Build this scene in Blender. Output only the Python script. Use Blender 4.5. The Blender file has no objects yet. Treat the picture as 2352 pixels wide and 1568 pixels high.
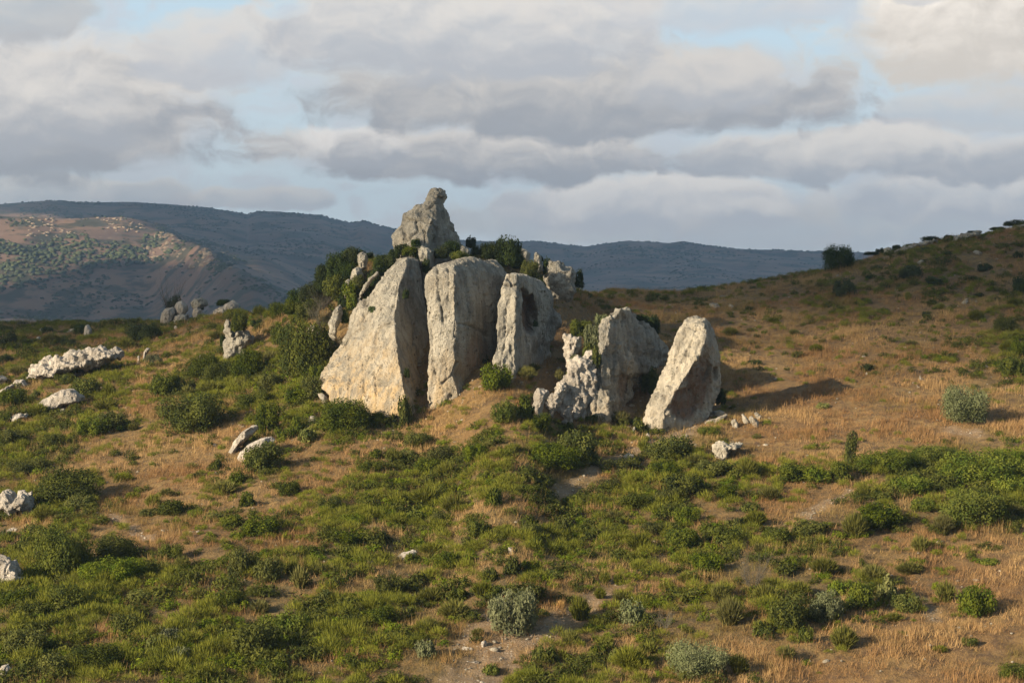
import bpy, bmesh, math, random
import numpy as np
from mathutils import Vector

SC = bpy.context.scene
COL = SC.collection
R = math.radians
F, CU, VH = 5309.0, 1176.0, 640.0      # focal length, centre column and eye-level row of a 2352 px wide frame
rng = np.random.default_rng(7)
random.seed(7)

# ---- measured points: (origin u, origin v, scale) of the survey sheets the coordinates were read from
SHEET = {0: (0, 0, 1), 1: (704.4, 398.1, .3906), 2: (1194.4, 643.1, .27344), 3: (0, 612.5, .3333), 4: (0, 1010.6, .3554),
         5: (735, 1010.6, .3555), 6: (1519, 1010.6, .3555), 7: (0, 398.1, .4167), 8: (1617, 477.75, .3398),
         9: (0, 796.25, .1758), 10: (888.1, 888.1, .2604), 11: (796.25, 551.25, .2344)}
def uv(s, x, y):
    a, b, k = SHEET[s]
    return a + x * k, b + y * k
def P(u, v, Y): return np.array(((u - CU) / F * Y, Y, (VH - v) / F * Y))
def proj(x, y, z): return CU + F * x / y, VH - F * z / y

# ---- noise
_pr = np.random.default_rng(3).permutation(256)
_pt = np.concatenate([_pr, _pr, _pr])
_gr = np.array([(1,1,0),(-1,1,0),(1,-1,0),(-1,-1,0),(1,0,1),(-1,0,1),(1,0,-1),(-1,0,-1),(0,1,1),(0,-1,1),(0,1,-1),(0,-1,-1)], float)
def pn(p):
    p = np.asarray(p, float); i = np.floor(p).astype(int); f = p - i; i &= 255
    w = f * f * f * (f * (f * 6 - 15) + 10); out = 0
    for dx in (0, 1):
        a = _pt[i[:, 0] + dx]; wx = w[:, 0] if dx else 1 - w[:, 0]
        for dy in (0, 1):
            b = _pt[a + i[:, 1] + dy]; wy = w[:, 1] if dy else 1 - w[:, 1]
            for dz in (0, 1):
                h = _pt[b + i[:, 2] + dz] % 12; wz = w[:, 2] if dz else 1 - w[:, 2]
                g = _gr[h]
                out = out + wx * wy * wz * (g[:, 0] * (f[:, 0] - dx) + g[:, 1] * (f[:, 1] - dy) + g[:, 2] * (f[:, 2] - dz))
    return out
def fbm(p, o=4):
    r, a = 0, 1.0; p = np.asarray(p, float)
    for k in range(o):
        r = r + a * pn(p + 17.3 * k); p = p * 2.03; a *= .5
    return r
def p3(x, y, z=0.0, s=1.0): return np.stack([np.asarray(x) * s, np.asarray(y) * s, np.zeros_like(x) + z], -1)

# ---- objects
def tag(o, label=None, cat=None, group=None, kind=None):
    for k, v in (('label', label), ('category', cat), ('group', group), ('kind', kind)):
        if v: o[k] = v
    return o
def link(name, me, mat=None, parent=None, loc=None):
    o = bpy.data.objects.new(name, me); COL.objects.link(o)
    if mat: me.materials.append(mat)
    if parent: o.parent = parent
    if loc is not None: o.location = loc
    return o
def mesh_np(name, verts, faces, smooth=True, attrs=None):
    """faces: (n,3) or (n,4) array"""
    me = bpy.data.meshes.new(name)
    verts = np.asarray(verts, np.float32); faces = np.asarray(faces, np.int32)
    n, k = faces.shape
    me.vertices.add(len(verts)); me.vertices.foreach_set('co', verts.ravel())
    me.loops.add(n * k); me.loops.foreach_set('vertex_index', faces.ravel())
    me.polygons.add(n); me.polygons.foreach_set('loop_start', np.arange(0, n * k, k, dtype=np.int32))
    if smooth: me.polygons.foreach_set('use_smooth', np.ones(n, bool))
    for nm, arr in (attrs or {}).items():
        arr = np.asarray(arr, np.float32)
        if arr.ndim == 1:
            a = me.attributes.new(nm, 'FLOAT', 'POINT'); a.data.foreach_set('value', arr)
        else:
            a = me.attributes.new(nm, 'FLOAT_COLOR', 'POINT'); a.data.foreach_set('color', arr.ravel())
    me.update(calc_edges=True)
    return me
def grid_faces(nu, nv):
    i = np.arange(nu * nv).reshape(nv, nu)
    return np.stack([i[:-1, :-1], i[:-1, 1:], i[1:, 1:], i[1:, :-1]], -1).reshape(-1, 4)

# ---- node helper
class NT:
    def __init__(s, tree): s.t = tree; s.n = tree.nodes; s.l = tree.links
    def put(s, inp, val):
        if val is None: return
        if hasattr(val, 'links') or hasattr(val, 'is_linked'): s.l.new(val, inp)
        else:
            if hasattr(inp.default_value, '__len__') and len(inp.default_value) == 4 and len(val) == 3: val = (*val, 1)
            inp.default_value = val
    def node(s, ty, props=None, **ins):
        n = s.n.new(ty)
        for k, v in (props or {}).items(): setattr(n, k, v)
        for k, v in ins.items():
            s.put(n.inputs[int(k[1:])] if k[0] == 'i' and k[1:].isdigit() else n.inputs[k.replace('_', ' ')], v)
        return n
    def math(s, op, a, b=None, c=None, clamp=False):
        n = s.n.new('ShaderNodeMath'); n.operation = op; n.use_clamp = clamp
        for i, x in enumerate((a, b, c)): s.put(n.inputs[i], x)
        return n.outputs[0]
    def vmath(s, op, a, b=None):
        n = s.n.new('ShaderNodeVectorMath'); n.operation = op
        s.put(n.inputs[0], a); s.put(n.inputs[1], b)
        return n.outputs[0]
    def mapr(s, v, a, b, c=0., d=1., smooth=True):
        n = s.node('ShaderNodeMapRange', {'interpolation_type': 'SMOOTHSTEP' if smooth else 'LINEAR'}, i0=v, i1=a, i2=b, i3=c, i4=d)
        return n.outputs[0]
    def mix(s, f, a, b, mode='MIX'):
        n = s.n.new('ShaderNodeMix'); n.data_type = 'RGBA'; n.blend_type = mode
        s.put(n.inputs[0], f); s.put(n.inputs[6], a); s.put(n.inputs[7], b)
        return n.outputs[2]
    def noise(s, vec, scale, detail=4., rough=.55, dist=0.):
        return s.node('ShaderNodeTexNoise', None, Vector=vec, Scale=scale, Detail=detail, Roughness=rough, Distortion=dist).outputs['Fac']
    def attr(s, nm): return s.node('ShaderNodeAttribute', {'attribute_name': nm})
def material(name):
    m = bpy.data.materials.new(name); m.use_nodes = True
    t = NT(m.node_tree); b = t.n['Principled BSDF']; b.inputs['Roughness'].default_value = .9
    b.inputs['Specular IOR Level'].default_value = .25
    return m, t, b

def rock_material(name, base, dark, ochre, ochre_amt, white):
    m, t, b = material(name)
    g = t.node('ShaderNodeNewGeometry'); pos = g.outputs['Position']
    st = t.vmath('MULTIPLY', pos, (1., 1., .16))
    n1 = t.noise(pos, .35, 5, .6); n2 = t.noise(st, 1.3, 5, .65); n3 = t.noise(pos, 4., 6, .7); n4 = t.noise(pos, 14., 3, .7)
    c = t.mix(t.mapr(n1, .35, .68), base, dark)
    c = t.mix(t.math('MULTIPLY', t.mapr(n2, .46, .66), .8), c, tuple(x * .62 for x in dark))
    c = t.mix(t.math('MULTIPLY', t.mapr(n3, .5, .68), .45), c, white)
    st_a = t.attr('ochre').outputs['Fac']
    oc = t.math('MULTIPLY', st_a, t.math('ADD', t.mapr(n2, .3, .62), .25), clamp=True)
    c = t.mix(t.math('MULTIPLY', oc, ochre_amt), c, ochre)
    c = t.mix(t.math('MULTIPLY', t.attr('raw_shade').outputs['Fac'], .9), c, t.mix(n3, (.15, .078, .040), (.27, .155, .088)))  # brown raw rock; on the leaning slab it also paints in deeper shade
    s3 = t.noise(t.vmath('MULTIPLY', pos, (1., 1., .045)), 2.1, 4, .6); streak = t.math('MULTIPLY', t.mapr(s3, .47, .60), t.mapr(n1, .25, .55))
    c = t.mix(t.math('MULTIPLY', streak, .68), c, tuple(x * .72 for x in dark))
    c = t.mix(t.math('MULTIPLY', t.mapr(n4, .58, .68), .45), c, tuple(x * .4 for x in dark))
    vp = t.node('ShaderNodeTexVoronoi', {'feature': 'F1'}, Vector=t.vmath('MULTIPLY', pos, (1., 1., .8)), Scale=1.5, Randomness=1.)
    vc = t.node('ShaderNodeSeparateXYZ', None, Vector=vp.outputs['Color']).outputs[0]
    pit = t.math('MULTIPLY', t.mapr(vp.outputs['Distance'], .07, .15, 1., 0.), t.math('GREATER_THAN', vc, .62))
    c = t.mix(t.math('MULTIPLY', pit, .75), c, (.07, .05, .032))
    # lichen and dark tufts in small patches
    n5 = t.noise(pos, 1.1, 3, .6)
    sp = t.mapr(t.math('MULTIPLY', t.mapr(n5, .5, .64), t.mapr(n3, .5, .62)), .25, .6)
    c = t.mix(t.math('MULTIPLY', sp, .7), c, (.085, .075, .045))
    t.put(b.inputs['Base Color'], c)
    h = t.math('ADD', t.math('MULTIPLY', n3, 1.3), t.math('MULTIPLY', n4, .3)); h = t.math('ADD', h, t.math('MULTIPLY', n2, 1.2))
    vo = t.node('ShaderNodeTexVoronoi', {'feature': 'F1'}, Vector=pos, Scale=2.6).outputs['Distance']
    h = t.math('ADD', h, t.math('MULTIPLY', t.mapr(vo, 0, .3), .5))
    bp = t.node('ShaderNodeBump', None, Strength=1., Distance=.26, Height=t.math('SUBTRACT', h, t.math('MULTIPLY', pit, .6)))
    t.put(b.inputs['Normal'], bp.outputs[0])
    return m
LIME = rock_material('limestone', (.45, .405, .32), (.29, .265, .215), (.60, .405, .185), .85, (.56, .51, .41))
PALE = rock_material('pale_limestone', (.54, .475, .365), (.37, .325, .25), (.54, .40, .22), .5, (.62, .555, .44))

WHITE = rock_material('white_limestone', (.60, .53, .44), (.42, .365, .295), (.58, .43, .26), .4, (.68, .61, .51))

def leaf_material(name, a, b_, trans=.22, rough=.55):
    m, t, b = material(name)
    tint = t.attr('tint').outputs['Fac']
    rnd = t.node('ShaderNodeObjectInfo').outputs['Random']
    c = t.mix(tint, a, b_)
    hs = t.node('ShaderNodeHueSaturation', None, Hue=t.mapr(rnd, 0, 1, .485, .515, False), Saturation=t.mapr(rnd, 0, 1, .85, 1.1, False),
                Value=t.mapr(t.math('FRACT', t.math('MULTIPLY', rnd, 7.3)), 0, 1, .75, 1.25, False), Color=c)
    t.put(b.inputs['Base Color'], hs.outputs[0]); b.inputs['Roughness'].default_value = .8; b.inputs['Specular IOR Level'].default_value = .12
    tr = t.node('ShaderNodeBsdfTranslucent', None, Color=hs.outputs[0])
    mx = t.node('ShaderNodeMixShader', None, i0=trans, i1=b.outputs[0], i2=tr.outputs[0])
    t.l.new(mx.outputs[0], t.n['Material Output'].inputs['Surface'])
    return m
MATS = {'L': leaf_material('leathery_leaves', (.034, .047, .008), (.108, .116, .014)),
        'S': leaf_material('scrub_leaves', (.046, .060, .009), (.138, .142, .018)),
        'M': leaf_material('soft_leaves', (.062, .086, .011), (.150, .158, .022)),
        'B': leaf_material('broom_stems', (.078, .084, .013), (.172, .162, .028), .12),
        'O': leaf_material('olive_leaves', (.085, .098, .038), (.160, .168, .075), .12),
        'D': leaf_material('dry_twigs', (.085, .075, .055), (.19, .165, .115), .05),
        'Y': leaf_material('yellow_green_leaves', (.11, .13, .022), (.20, .20, .05)),
        'K': leaf_material('dark_leaves', (.022, .034, .010), (.056, .072, .018))}
BARK, _t, _b = material('bark'); _b.inputs['Base Color'].default_value = (.10, .08, .06, 1)
_t.put(_b.inputs['Base Color'], _t.mix(_t.noise(_t.node('ShaderNodeNewGeometry').outputs['Position'], 9., 4), (.06, .05, .04), (.17, .14, .11)))
# =========================================================== terrain: the near hillside
# per column: (distance, row) pairs from the foot of the picture to the skyline of the slope
COLS = [(-900, [(118, 1580), (177, 1085), (215, 870), (250, 775)]),
        (0, [(118, 1568), (177, 1050), (215, 850), (250, 750)]),
        (200, [(118, 1568), (177, 1030), (215, 835), (248, 745)]),
        (380, [(118, 1568), (177, 1012), (210, 830), (240, 740)]),
        (540, [(118, 1568), (177, 985), (205, 820), (230, 722)]),
        (640, [(118, 1568), (177, 965), (195, 835), (213, 712)]),
        (700, [(118, 1568), (174, 968), (188, 828), (207, 686)]),
        (760, [(118, 1568), (173, 962), (185, 815), (203, 642)]),
        (810, [(118, 1568), (173, 958), (184, 805), (200, 612)]),
        (870, [(118, 1568), (172, 962), (183, 800), (198, 602)]),
        (960, [(118, 1568), (172, 966), (182, 790), (196, 594)]),
        (1050, [(118, 1568), (172, 934), (182, 785), (196, 592)]),
        (1120, [(118, 1568), (172, 897), (176, 856), (183, 790), (197, 592)]),
        (1200, [(118, 1568), (172, 893), (176, 852), (184, 795), (199, 606)]),
        (1250, [(118, 1568), (172, 928), (178, 852), (186, 797), (202, 630)]),
        (1300, [(118, 1568), (172, 968), (188, 795), (210, 650)]),
        (1400, [(118, 1568), (172, 984), (194, 805), (232, 667)]),
        (1560, [(118, 1568), (172, 991), (199, 805), (234, 674)]),
        (1700, [(118, 1568), (172, 984), (201, 800), (236, 657)]),
        (1900, [(118, 1568), (172, 976), (203, 785), (240, 624)]),
        (2000, [(118, 1568), (172, 976), (205, 765), (243, 594)]),
        (2150, [(118, 1568), (172, 976), (206, 755), (248, 558)]),
        (2352, [(118, 1568), (172, 978), (206, 745), (255, 522)]),
        (3300, [(118, 1560), (172, 985), (206, 740), (265, 440)])]
YT = np.arange(-80, 440.1, .5)
def pchip(xs, ys, x):
    xs, ys = np.asarray(xs, float), np.asarray(ys, float)
    h = np.diff(xs); d = np.diff(ys) / h; m = np.zeros_like(ys)
    for k in range(1, len(xs) - 1):
        if d[k - 1] * d[k] > 0:
            w1, w2 = 2 * h[k] + h[k - 1], h[k] + 2 * h[k - 1]
            m[k] = (w1 + w2) / (w1 / d[k - 1] + w2 / d[k])
    m[0], m[-1] = d[0], d[-1]
    i = np.clip(np.searchsorted(xs, x) - 1, 0, len(h) - 1); t = (x - xs[i]) / h[i]
    return ((2*t**3 - 3*t**2 + 1) * ys[i] + (t**3 - 2*t**2 + t) * h[i] * m[i] + (-2*t**3 + 3*t**2) * ys[i+1] + (t**3 - t**2) * h[i] * m[i+1])
UT = np.arange(-900, 3301, 10.0)
_rows = []
for u0, ks in COLS:
    ys = [-80, -20, 0, 20, 55, 88]; zs = [2, -1.2, -1.75, -7.5, -22, -26.2]
    for Y, v in ks: ys.append(Y); zs.append((VH - v) / F * Y)
    zc, Yc = zs[-1], ys[-1]
    ys += [Yc + 10, Yc + 45, 440]; zs += [zc - .9, zc - 9, -52]
    _rows.append(pchip(ys, zs, YT))
_rows = np.array(_rows); _uc = np.array([c[0] for c in COLS], float)
ZT = np.stack([np.interp(UT, _uc, _rows[:, j]) for j in range(len(YT))], 0)      # [Y, U]
_k = np.exp(-.5 * (np.arange(-4, 5) / 1.8) ** 2); _k /= _k.sum()
ZT = np.apply_along_axis(lambda r: np.convolve(np.pad(r, 4, 'edge'), _k, 'valid'), 1, ZT)
def rough(x, y):
    w = np.clip((np.asarray(y) - 40) / 60, 0, 1)
    return w * (.34 * fbm(p3(x, y, 3.1, .13), 3) + .16 * fbm(p3(x, y, 9.1, .6), 3))
def gz(x, y, r=True):
    x = np.atleast_1d(np.asarray(x, float)); y = np.atleast_1d(np.asarray(y, float))
    u = np.clip((CU + F * x / np.maximum(y, 100) - UT[0]) / 10, 0, len(UT) - 1.001); j = np.clip((y - YT[0]) / .5, 0, len(YT) - 1.001)
    a, c = u.astype(int), j.astype(int); fu, fj = u - a, j - c
    z = (ZT[c, a] * (1 - fu) + ZT[c, a + 1] * fu) * (1 - fj) + (ZT[c + 1, a] * (1 - fu) + ZT[c + 1, a + 1] * fu) * fj
    return z + (rough(x, y) if r else 0)
def hit(u, v):
    """where the sight line through column u, row v meets the hillside"""
    Y = np.arange(100, 300, .25); x = (u - CU) / F * Y
    vv = VH - F * gz(x, Y, False) / Y
    k = np.argmax(vv <= v) if (vv <= v).any() else int(np.argmin(vv))
    return np.array((x[k], Y[k], float(gz(x[k], Y[k])[0])))

# how much green scrub grows where (24 columns, 18 rows of the picture below row 650)
DENS = """000000085555532222233333
444455673333311111133223
544433480222111111111135
543245684322211111111226
446357777333222211111114
545164776311344321000011
556242577213244431000000
642112432455473530021143
664112314676775764546888
573112346777656864327899
562333357776556643136587
562113467666665565443221
488634567766655676542310
688868767766534566654310
888777777765434566663230
887787887642234444532000
777888887641343232320000
878887776652555443100002"""
DM = np.array([[int(c) for c in r.strip()] for r in DENS.split()], float) / 9
def density(u, v):
    a = np.clip(np.asarray(u) / 98 - .5, 0, 22.999); b = np.clip((np.asarray(v) - 650) / 51 - .5, 0, 16.999)
    i, j = a.astype(int), b.astype(int); fa, fb = a - i, b - j
    return (DM[j, i] * (1 - fa) + DM[j, i + 1] * fa) * (1 - fb) + (DM[j + 1, i] * (1 - fa) + DM[j + 1, i + 1] * fa) * fb
# bare, stony ground: tracks (column,row,half width m)
TRACKS = [[(1085, 1560, 2.2), (1130, 1500, 2.), (1190, 1475, 1.6), (1260, 1440, 1.2), (1330, 1400, 1.1), (1420, 1340, .8)], [(1130, 1420, .9), (1075, 1470, 1.)],
          [(1280, 1140, .7), (1330, 1110, .9), (1390, 1075, .8), (1430, 1045, 1.), (1480, 1020, 1.2), (1560, 1005, 1.5), (1600, 985, 1.4)],
          [(1850, 1190, .8), (1900, 1160, .7), (1950, 1130, .5)], [(2190, 990, .9), (2240, 1000, .8)], [(2110, 1370, .6), (2150, 1420, .5)], [(1420, 930, 1.), (1450, 960, .7)], [(250, 1190, .4), (340, 1235, .5)]]
TR = []
for tr in TRACKS:
    pts = [(*hit(u, v)[:2], w) for u, v, w in tr]
    for a, b in zip(pts[:-1], pts[1:]): TR.append((a, b))
def soil(x, y):
    x = np.asarray(x, float); y = np.asarray(y, float); s = np.zeros_like(x)
    n = fbm(p3(x, y, 5., .8), 3) * 1.3
    for a, b in TR:
        dx, dy = b[0] - a[0], b[1] - a[1]
        t = np.clip(((x - a[0]) * dx + (y - a[1]) * dy) / (dx * dx + dy * dy + 1e-9), 0, 1)
        d = np.hypot(x - a[0] - t * dx, (y - a[1] - t * dy) * .55) / (.62 * (a[2] + t * (b[2] - a[2])))
        s = np.maximum(s, np.clip(1.5 - d + n, 0, 1))
    return s

us = np.concatenate([np.arange(-900, -60, 24), np.arange(-60, 2412, 7), np.arange(2412, 3301, 24)])
ysn = np.concatenate([np.arange(-80, 100, 4), np.arange(100, 280, .45), np.arange(280, 441, 4)])
UU, YY = np.meshgrid(us, ysn); X = (UU - CU) / F * np.maximum(YY, 100)
Z = gz(X.ravel(), YY.ravel())
uu, vv = proj(X.ravel(), np.maximum(YY.ravel(), 60), Z)
green = density(uu, vv)
me = mesh_np('hillside', np.stack([X.ravel(), YY.ravel(), Z], -1), grid_faces(len(us), len(ysn)), True,
             {'green': green, 'soil': soil(X.ravel(), YY.ravel())})
m, t, b = material('dry_hillside')
pos = t.node('ShaderNodeNewGeometry').outputs['Position']
n1, n2, n3 = t.noise(pos, .16, 5, .6), t.noise(pos, 1.2, 5, .65), t.noise(pos, 7., 4, .7)
c = t.mix(t.mapr(n1, .35, .65), (.205, .112, .042), (.270, .170, .064))
c = t.mix(t.mapr(n2, .42, .66), c, (.120, .070, .034))
c = t.mix(t.math('MULTIPLY', t.attr('green').outputs['Fac'], t.mapr(n2, .3, .6, .35, .8)), c, (.075, .070, .025))
c = t.mix(t.math('MULTIPLY', t.attr('soil').outputs['Fac'], t.mapr(n2, .3, .6, .3, .75)), c, (.30, .21, .13))
vp = t.node('ShaderNodeTexVoronoi', {'feature': 'F1'}, Vector=pos, Scale=5.5)
peb = t.math('MULTIPLY', t.mapr(vp.outputs['Distance'], .22, .34, 1., 0.), t.math('GREATER_THAN', t.node('ShaderNodeSeparateXYZ', None, Vector=vp.outputs['Color']).outputs[0], .6))
c = t.mix(t.math('MULTIPLY', t.mapr(n3, .52, .68), .45), c, (.26, .19, .115))
c = t.mix(t.math('MULTIPLY', t.math('MULTIPLY', peb, t.mapr(t.attr('soil').outputs['Fac'], .1, .6)), .75), c, (.44, .37, .28))
t.put(b.inputs['Base Color'], c)
t.put(b.inputs['Normal'], t.node('ShaderNodeBump', None, Strength=.8, Distance=.2, Height=t.math('ADD', n3, n2)).outputs[0])
tag(link('hillside', me, m), 'dry grassy hillside with green scrub rising to the rocks', 'hillside', kind='structure')

# =========================================================== far hills
FY = np.concatenate([np.arange(380, 1200, 40), np.arange(1200, 4700, 22), np.arange(4700, 4901, 50)])
RIDGE = [(-900, 520), (0, 470), (60, 466), (120, 462), (200, 467), (310, 467), (400, 474), (470, 478), (540, 487), (570, 493), (590, 486), (640, 488), (685, 491),
         (740, 496), (770, 506), (810, 514), (835, 509), (870, 521), (900, 526), (980, 540), (1060, 552), (1120, 557), (1190, 557), (1230, 556), (1300, 561), (1345, 563),
         (1390, 556), (1440, 551), (1500, 554), (1540, 556), (1570, 552), (1600, 557), (1680, 568), (1760, 571), (1890, 573), (2000, 577), (2352, 585), (3300, 570)]
SPUR = [(-900, 520), (0, 492), (60, 494), (130, 503), (200, 503), (280, 500), (340, 507), (385, 519), (420, 540), (470, 566), (520, 598), (560, 622), (620, 648), (700, 668), (800, 690), (3300, 720)]
FU = np.concatenate([np.arange(-900, -30, 18), np.arange(-30, 2400, 5.5), np.arange(2400, 3301, 18)])
ru, rv = np.array(RIDGE, float).T; su, sv = np.array(SPUR, float).T
FZ = np.zeros((len(FY), len(FU)))
for i, u0 in enumerate(FU):
    r, s = np.interp(u0, ru, rv), np.interp(u0, su, sv)
    yr = 4200 + 250 * math.sin(u0 / 400)
    sm = np.clip((u0 - 330) / 270, 0, 1); d = 2800 - 780 * sm * sm * (3 - 2 * sm)      # the spur's nose swings towards the viewer
    def prof(ks):
        ys = [k[0] for k in ks] + [yr + 500, 9000]; zs = [k[2] if k[1] is None else (VH - k[1]) / F * k[0] for k in ks]
        return pchip(ys, zs + [zs[-1] - 25, zs[-1] - 150], FY)
    A = prof([(380, None, -52), (800, None, -48), (1200, 786), (d - 520, max(732, s + 108)), (d - 240, s + 90), (d - 60, s + 18), (d, s), (d + 250, max(s + 14, r + 34)), (3500, r + 62), (yr, r)])
    B = prof([(380, None, -52), (800, None, -48), (1400, 775), (1900, 745), (2500, 715), (3000, 668), (3500, r + 62), (yr, r)])
    w = np.clip((u0 - 590) / 220, 0, 1); w = w * w * (3 - 2 * w)
    FZ[:, i] = A * (1 - w) + B * w
FXX = (FU[None, :] - CU) / F * FY[:, None]; FYY = np.repeat(FY[:, None], len(FU), 1)
amp = np.clip((FYY - 1200) / 900, 0, 1) * np.where(FYY > 3900, .35, 1)
FZ += amp * (14 * fbm(p3(FXX.ravel(), FYY.ravel(), 1.7, 1 / 420), 4) - 9 * np.abs(fbm(p3(FXX.ravel(), FYY.ravel() * .45, 4.7, 1 / 190), 3))).reshape(FZ.shape)
me = mesh_np('far_hills', np.stack([FXX, FYY, FZ], -1).reshape(-1, 3), grid_faces(len(FU), len(FY)))
m, t, b = material('far_hill_ground')
pos = t.node('ShaderNodeNewGeometry').outputs['Position']
n1, n2, n3 = t.noise(pos, .006, 5, .6), t.noise(pos, .02, 6, .65), t.noise(pos, .08, 4, .7)
c = t.mix(t.mapr(n1, .40, .58), (.255, .150, .092), (.15, .092, .062))
c = t.mix(t.mapr(n3, .55, .66), c, (.26, .19, .14))
c = t.mix(t.math('MULTIPLY', t.mapr(n2, .47, .57), .85), c, (.036, .043, .020))
t.put(b.inputs['Base Color'], c)
tag(link('far_hills', me, m), 'long brown and scrub-dotted hills beyond the valley', 'hills', kind='structure')
def fzf(x, y):
    u = CU + F * x / y
    j = np.clip(np.searchsorted(FY, y) - 1, 0, len(FY) - 2); i = np.clip(np.searchsorted(FU, u) - 1, 0, len(FU) - 2)
    fj = (y - FY[j]) / (FY[j + 1] - FY[j]); fi = np.clip((u - FU[i]) / (FU[i + 1] - FU[i]), 0, 1)
    return (FZ[j, i] * (1 - fi) + FZ[j, i + 1] * fi) * (1 - fj) + (FZ[j + 1, i] * (1 - fi) + FZ[j + 1, i + 1] * fi) * fj

# woodland and scrub on the far hills: clumps too many to count
def ico(sub):
    bm = bmesh.new(); bmesh.ops.create_icosphere(bm, subdivisions=sub, radius=1)
    v = np.array([x.co[:] for x in bm.verts]); f = np.array([[a.index for a in q.verts] for q in bm.faces]); bm.free()
    return v, f
IV, IF = ico(2)
N = 95000
cu = rng.uniform(-60, 2412, N); cy = rng.uniform(1250, 4500, N)
cx = (cu - CU) / F * cy; cz = fzf(cx, cy); _, cv = proj(cx, cy, cz)
# dense oak wood on the lower left of the sunlit spur and in the hollows; scattered elsewhere
wood = np.zeros(N)
wood = np.maximum(wood, .97 * (cu < 340) * (cv > 552 + 14 * np.sin(cu / 40)) * (cv < 672 - cu * .2) * (cy < 2900))
wood = np.maximum(wood, .6 * (cu > 330) * (cu < 640) * (cv > 535 + (cu - 330) * .22) * (cv < 625) * (cy < 2900))
wood = np.maximum(wood, .35 * (cv > 640) * (cu < 760))
nn = fbm(p3(cx, cy, 2.2, 1 / 170), 4)
bare = (cv < 552) & (cu < 345) & (cy < 2950)
keep = (nn + .9 * wood > .62) | ((nn > .14) & (rng.random(N) < .5) & ~bare) | (rng.random(N) < .035)
keep &= ~((np.abs(cv - (585 - cu * .12)) < 30) & (cu > 340) & (cu < 420) & (rng.random(N) < .5))
cx, cy, cz, wd = cx[keep], cy[keep], cz[keep], wood[keep]
k = len(cx); rad = rng.uniform(.7, 2.1, k) * (1 + .5 * (wd > .5)); dom = IV[IV[:, 2] > -.45]
sel = np.where(IV[:, 2] > -.45)[0]; mp = -np.ones(len(IV), int); mp[sel] = np.arange(len(sel)); df = mp[IF]; df = df[(df >= 0).all(1)]
jit = 1 + .55 * (rng.random((k, len(dom), 1)) - .5)
V = dom[None] * jit * rad[:, None, None] * np.array((1.15, 1.15, .82)) + np.stack([cx, cy, cz + rad * .25], -1)[:, None]
Ff = df[None] + (np.arange(k) * len(dom))[:, None, None]
me = mesh_np('hill_woodland', V.reshape(-1, 3), Ff.reshape(-1, 3), False, {'tint': np.repeat(rng.random(k), len(dom))})
print('far clumps', k)
m, t, b = material('distant_foliage')
t.put(b.inputs['Base Color'], t.mix(t.attr('tint').outputs['Fac'], (.030, .042, .016), (.085, .095, .038)))
tag(link('hill_woodland', me, m), 'green scrub and oak woodland dotted over the far hills', 'woodland', kind='stuff')
# pale rock ledges on the spur
k = 420
cu = np.concatenate([rng.uniform(60, 400, 170), rng.uniform(330, 540, 250)]); cv = np.concatenate([rng.uniform(502, 545, 170), rng.uniform(540, 622, 250)])
PT = []
for a, bb in zip(cu, cv):
    Y = np.arange(1900, 3000, 8.0); xx = (a - CU) / F * Y; vr = VH - F * fzf(xx, Y) / Y
    ok = np.where(vr <= bb)[0]
    if len(ok): PT.append((xx[ok[0]], Y[ok[0]], (VH - vr[ok[0]]) / F * Y[ok[0]]))
PT = np.array(PT); PT = PT[fbm(p3(PT[:, 0], PT[:, 1], 8., 1 / 90), 2) > -.05]; k = len(PT)
rad = rng.uniform(.6, 2.3, k)
V = IV[None] * (1 + .9 * (rng.random((k, len(IV), 1)) - .5)) * rad[:, None, None] * np.array((1.5, 1., .8)) + PT[:, None]
me = mesh_np('ledge_rocks', V.reshape(-1, 3), (IF[None] + (np.arange(k) * len(IV))[:, None, None]).reshape(-1, 3), False, {'ochre': np.zeros(k * len(IV)) + .4, 'raw_shade': np.zeros(k * len(IV)) + .55})
tag(link('ledge_rubble', me, LIME), 'broken pale rock ledges on the sunlit far spur', 'rock ledges', kind='stuff')
# =========================================================== rocks
LAND = []                                    # (phrase, u, v) landmarks the labels of other things refer to
ROCKS = []                                   # footprints (x, y, r)
def loft(secs, sheet, bulge=.35, back=3.6, tail=None):
    """rings of front points (left .. right) from top to bottom, closed by two points behind -> verts, faces"""
    rings = []
    for s in secs:
        pts = [P(*uv(sheet, a, b), Y) for a, b, Y in s]
        mid = (pts[0] + pts[1]) / 2 + np.array((-.15, -bulge, 0)) * min(1, np.linalg.norm(pts[1] - pts[0]) / 3)
        fr = [pts[0], mid] + pts[1:]
        rb = pts[-1] + np.array((-.5, back * .8, .1)); lb = pts[0] + np.array((.7, back, .1))
        rings.append(fr + [rb, lb])
    n = len(rings[0]); V = np.array(rings).reshape(-1, 3); Fs = []
    for i in range(len(rings) - 1):
        for j in range(n):
            Fs.append((i * n + j, i * n + (j + 1) % n, (i + 1) * n + (j + 1) % n, (i + 1) * n + j))
    Fs.append(tuple(range(n))[::-1]); Fs.append(tuple((len(rings) - 1) * n + j for j in range(n)))
    return V, Fs
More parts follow.
